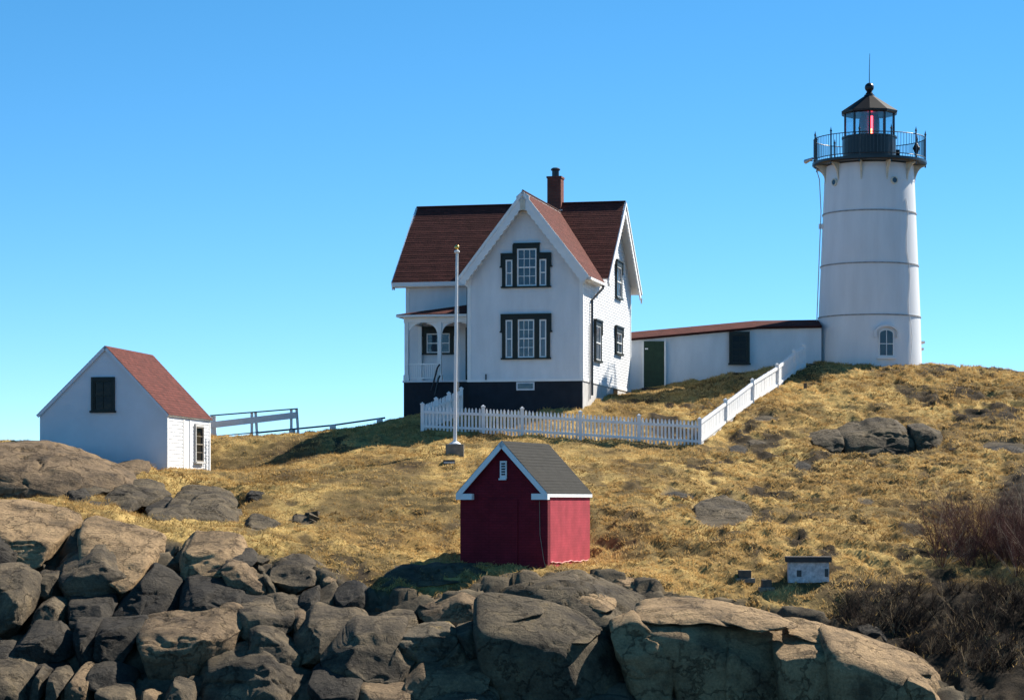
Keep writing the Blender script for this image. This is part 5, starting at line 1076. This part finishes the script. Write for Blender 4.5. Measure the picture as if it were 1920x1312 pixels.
# ------------------------------------------------------------------ small fixtures on the grass
def on_ground(px, py, Y):
    p = W(px, py, Y); Z = gz(p.x, p.y); p.z = float((Z+hummock(np.array([p.x]), np.array([p.y]), np.array([0.0])))[0])+0.02; return p
p = on_ground(1515, 1080, 68.4)
B_ = tag(empty('well_box', p, R(-4)), 'low white peeling well box with dark flat lid on the grass', 'well box')
MB().box(-0.56,0.56,-0.4,0.4,-0.15,0.42).build('box_wall', M['oldwhite'], B_)
MB().box(-0.63,0.63,-0.5,0.5,0.42,0.57).build('lid', M['tar'], B_)
MB().box(-0.33,-0.2,-0.41,-0.401,0.02,0.2).build('hatch', M['black'], B_)
MB().box(0.44,0.54,-0.41,-0.401,0.02,0.24).build('hatch', M['black'], B_)
for px, py, Y, w_, h_, lab in ((1396,1077,68.6,0.17,0.17,'larger of two small dark concrete blocks beside the well box'), (1437,1091,67.9,0.13,0.16,'smaller dark concrete block nearest the well box')):
    p = on_ground(px, py, Y); o = tag(empty('concrete_block', p, R(random.uniform(-8, 8))), lab, 'block')
    MB().box(-w_,w_,-w_,w_,0.02,h_+0.08).build('block', M['dark_concrete'], o, bevel=0.012); MB().box(-w_*1.6,w_*1.6,-w_*1.4,w_*1.4,-0.1,0.03).build('slab', M['concrete'], o, bevel=0.01)
p = on_ground(842, 872, 84.9)
o = tag(empty('ground_hatch', p), 'small dark hatch in the grass below the flagpole base', 'hatch')
MB().box(-0.2,0.2,-0.15,0.15,-0.05,0.09).build('hatch_body', M['tar'], o); MB().box(-0.18,0.18,-0.2,-0.15,-0.03,0.03).build('hatch_lip', M['found_light'], o)

# boardwalk railing beyond the crest
br0 = W(400, 818, 96)
RA = tag(empty('boardwalk_railing', br0), 'pale wooden railing on the crest right of the white shed', 'railing')
def rp(px, py, Y): return W(px, py, Y)-br0
ga, gb = (396, 96.0), (558, 96.9)
def bar(name, x0, y0, x1, y1, w_, h_, m, dy=0.0):
    Y0 = 96+0.9*(x0-396)/162; Y1 = 96+0.9*(x1-396)/162
    return MB().beam(rp(x0,y0,Y0)+Vector((0,dy,0)), rp(x1,y1,Y1)+Vector((0,dy,0)), w_, h_).build(name, M[m], RA)
bar('top_rail', 394, 779, 558, 766, 0.12, 0.05, 'darkrail')
bar('board', 394, 797, 556, 778, 0.035, 0.25, 'rail', -0.05)
bar('bottom_rail', 398, 818, 560, 803, 0.05, 0.04, 'darkrail')
for x, yt, yb in ((398,780,824),(404,780,826),(472,774,822),(481,773,822),(546,768,818),(558,767,818)):
    Y0 = 96+0.9*(x-396)/162
    MB().beam(rp(x-2 if x in (404,481,558) else x,yt,Y0)+Vector((0,0.04,0)), rp(x+2 if x in (481,558) else x,yb+10,Y0)+Vector((0,0.04,0)), 0.1, 0.1, (0,1,0)).build('post', M['rail'], RA)
LR = tag(empty('low_rail', W(560,812,97)), 'low dark pipe rail along the crest left of the house', 'rail')
lo0 = LR.location.copy(); q0, q1, q2 = W(482,811,96.6)-lo0, W(624,797,97.3)-lo0, W(722,783,98.2)-lo0
MB().tube([q0, q1, q2], 0.035, 8).build('pipe', M['darkrail'], LR)
for (x, y, Y) in ((548,806,97.0),(624,799,97.3),(712,787,98.1)):
    c_ = W(x, y, Y)-lo0; MB().box(c_.x-0.12,c_.x+0.12,c_.y-0.08,c_.y+0.08,c_.z-0.5,c_.z+0.05).build('footing', M['rail'], LR)
p = on_ground(1510, 735, 100.5); 
tag(MB().box(p.x-0.06,p.x+0.06,p.y-0.06,p.y+0.06,p.z-0.2,p.z+0.28).build('marker_stake', M['dark_concrete'], None, bevel=0.01), 'short dark stake in the grass at the edge of the tower shadow', 'stake')

# ------------------------------------------------------------------ brush: bare thicket and bush
def twigs(name, base, n, hgt, lean, rad_, mat_, parent=None, seg=4, forks=2, tone=0.4, pale=0.05):
    V_, F_, Tn = [], [], []
    rg = random.Random(len(base)*7+n)
    def stem(p, d, L_, r, t, depth):
        prev = None; p = Vector(p); d = Vector(d).normalized()
        for s in range(seg+1):
            a_ = d.cross(Vector((0.3,0.2,1))).normalized(); c_ = d.cross(a_); rr_ = r*(1-0.8*s/seg); k0 = len(V_)
            for j in range(3):
                an = j*2.094; V_.append(tuple(p+(a_*math.cos(an)+c_*math.sin(an))*rr_)); Tn.append(t)
            if prev is not None:
                for j in range(3): F_.append((prev+j, prev+(j+1) % 3, k0+(j+1) % 3, k0+j))
            prev = k0
            if depth and s in (1, 2, 3):
                for _ in range(forks): stem(p, d+Vector((rg.uniform(-1,1), rg.uniform(-1,1), rg.uniform(-0.3,0.7)))*0.8, L_*rg.uniform(0.3,0.6), rr_*0.6, t, depth-1)
            p = p+d*(L_/seg); d = (d+Vector((rg.uniform(-1,1), rg.uniform(-1,1), rg.uniform(-0.5,0.5)))*0.25).normalized()
    for i in range(n):
        b_ = base[rg.randrange(len(base))]; t = 1.0 if rg.random() < pale else max(0, min(0.9, rg.gauss(tone, 0.22)))
        stem(b_, (rg.gauss(0, lean), rg.gauss(0, lean), 1), hgt*rg.uniform(0.5, 1.2), rad_*rg.uniform(0.6, 1.3), t, 1)
    me = bpy.data.meshes.new(name); fast_mesh(me, np.array(V_), np.array(F_)); a_ = me.attributes.new('tone', 'FLOAT', 'POINT'); a_.data.foreach_set('value', np.array(Tn, np.float32))
    me.materials.append(mat_); return link_mesh(name, me, parent)
def in_brush(x, y, px, py, r, s): return (py > np.interp(px, SOILX, SOILY)+4) & (px > 1560) & (py > 1108) & ((px > 1790) | (py < 1170+0.35*(px-1560)))
bx_, by_ = scatter(26000, in_brush); bz_ = gz(bx_, by_)
tag(twigs('brush_thicket', list(zip(bx_, by_, bz_-0.05)), 2300, 0.7, 0.6, 0.013, M['twig'], None, tone=0.35, pale=0.10), 'dark tangled bare brush covering the slope at lower right', 'brush', None, 'stuff')
bl = W(1925, 1055, 70.2); bl.z = G(bl.x, bl.y)
BU = tag(empty('bare_bush', bl), 'purple-brown leafless bush at the right edge of the hillside', 'bush')
sb = []
for _ in range(70):
    dx_, dy_ = RNG.normal(-0.35, 0.9), RNG.normal(0.6, 1.1); sb.append((dx_, dy_, G(bl.x+dx_, bl.y+dy_)-bl.z-0.05))
for i in range(16): twigs('stem', sb[i*4:i*4+1]+[sb[i*4]]*i, 1, 2.1, 0.35, 0.018, M['purple_twig'], BU, tone=0.3, pale=0.1)
twigs('twigs', sb, 650, 1.8, 0.5, 0.009, M['purple_twig'], BU, forks=3, tone=0.5, pale=0.08)['kind'] = 'stuff'
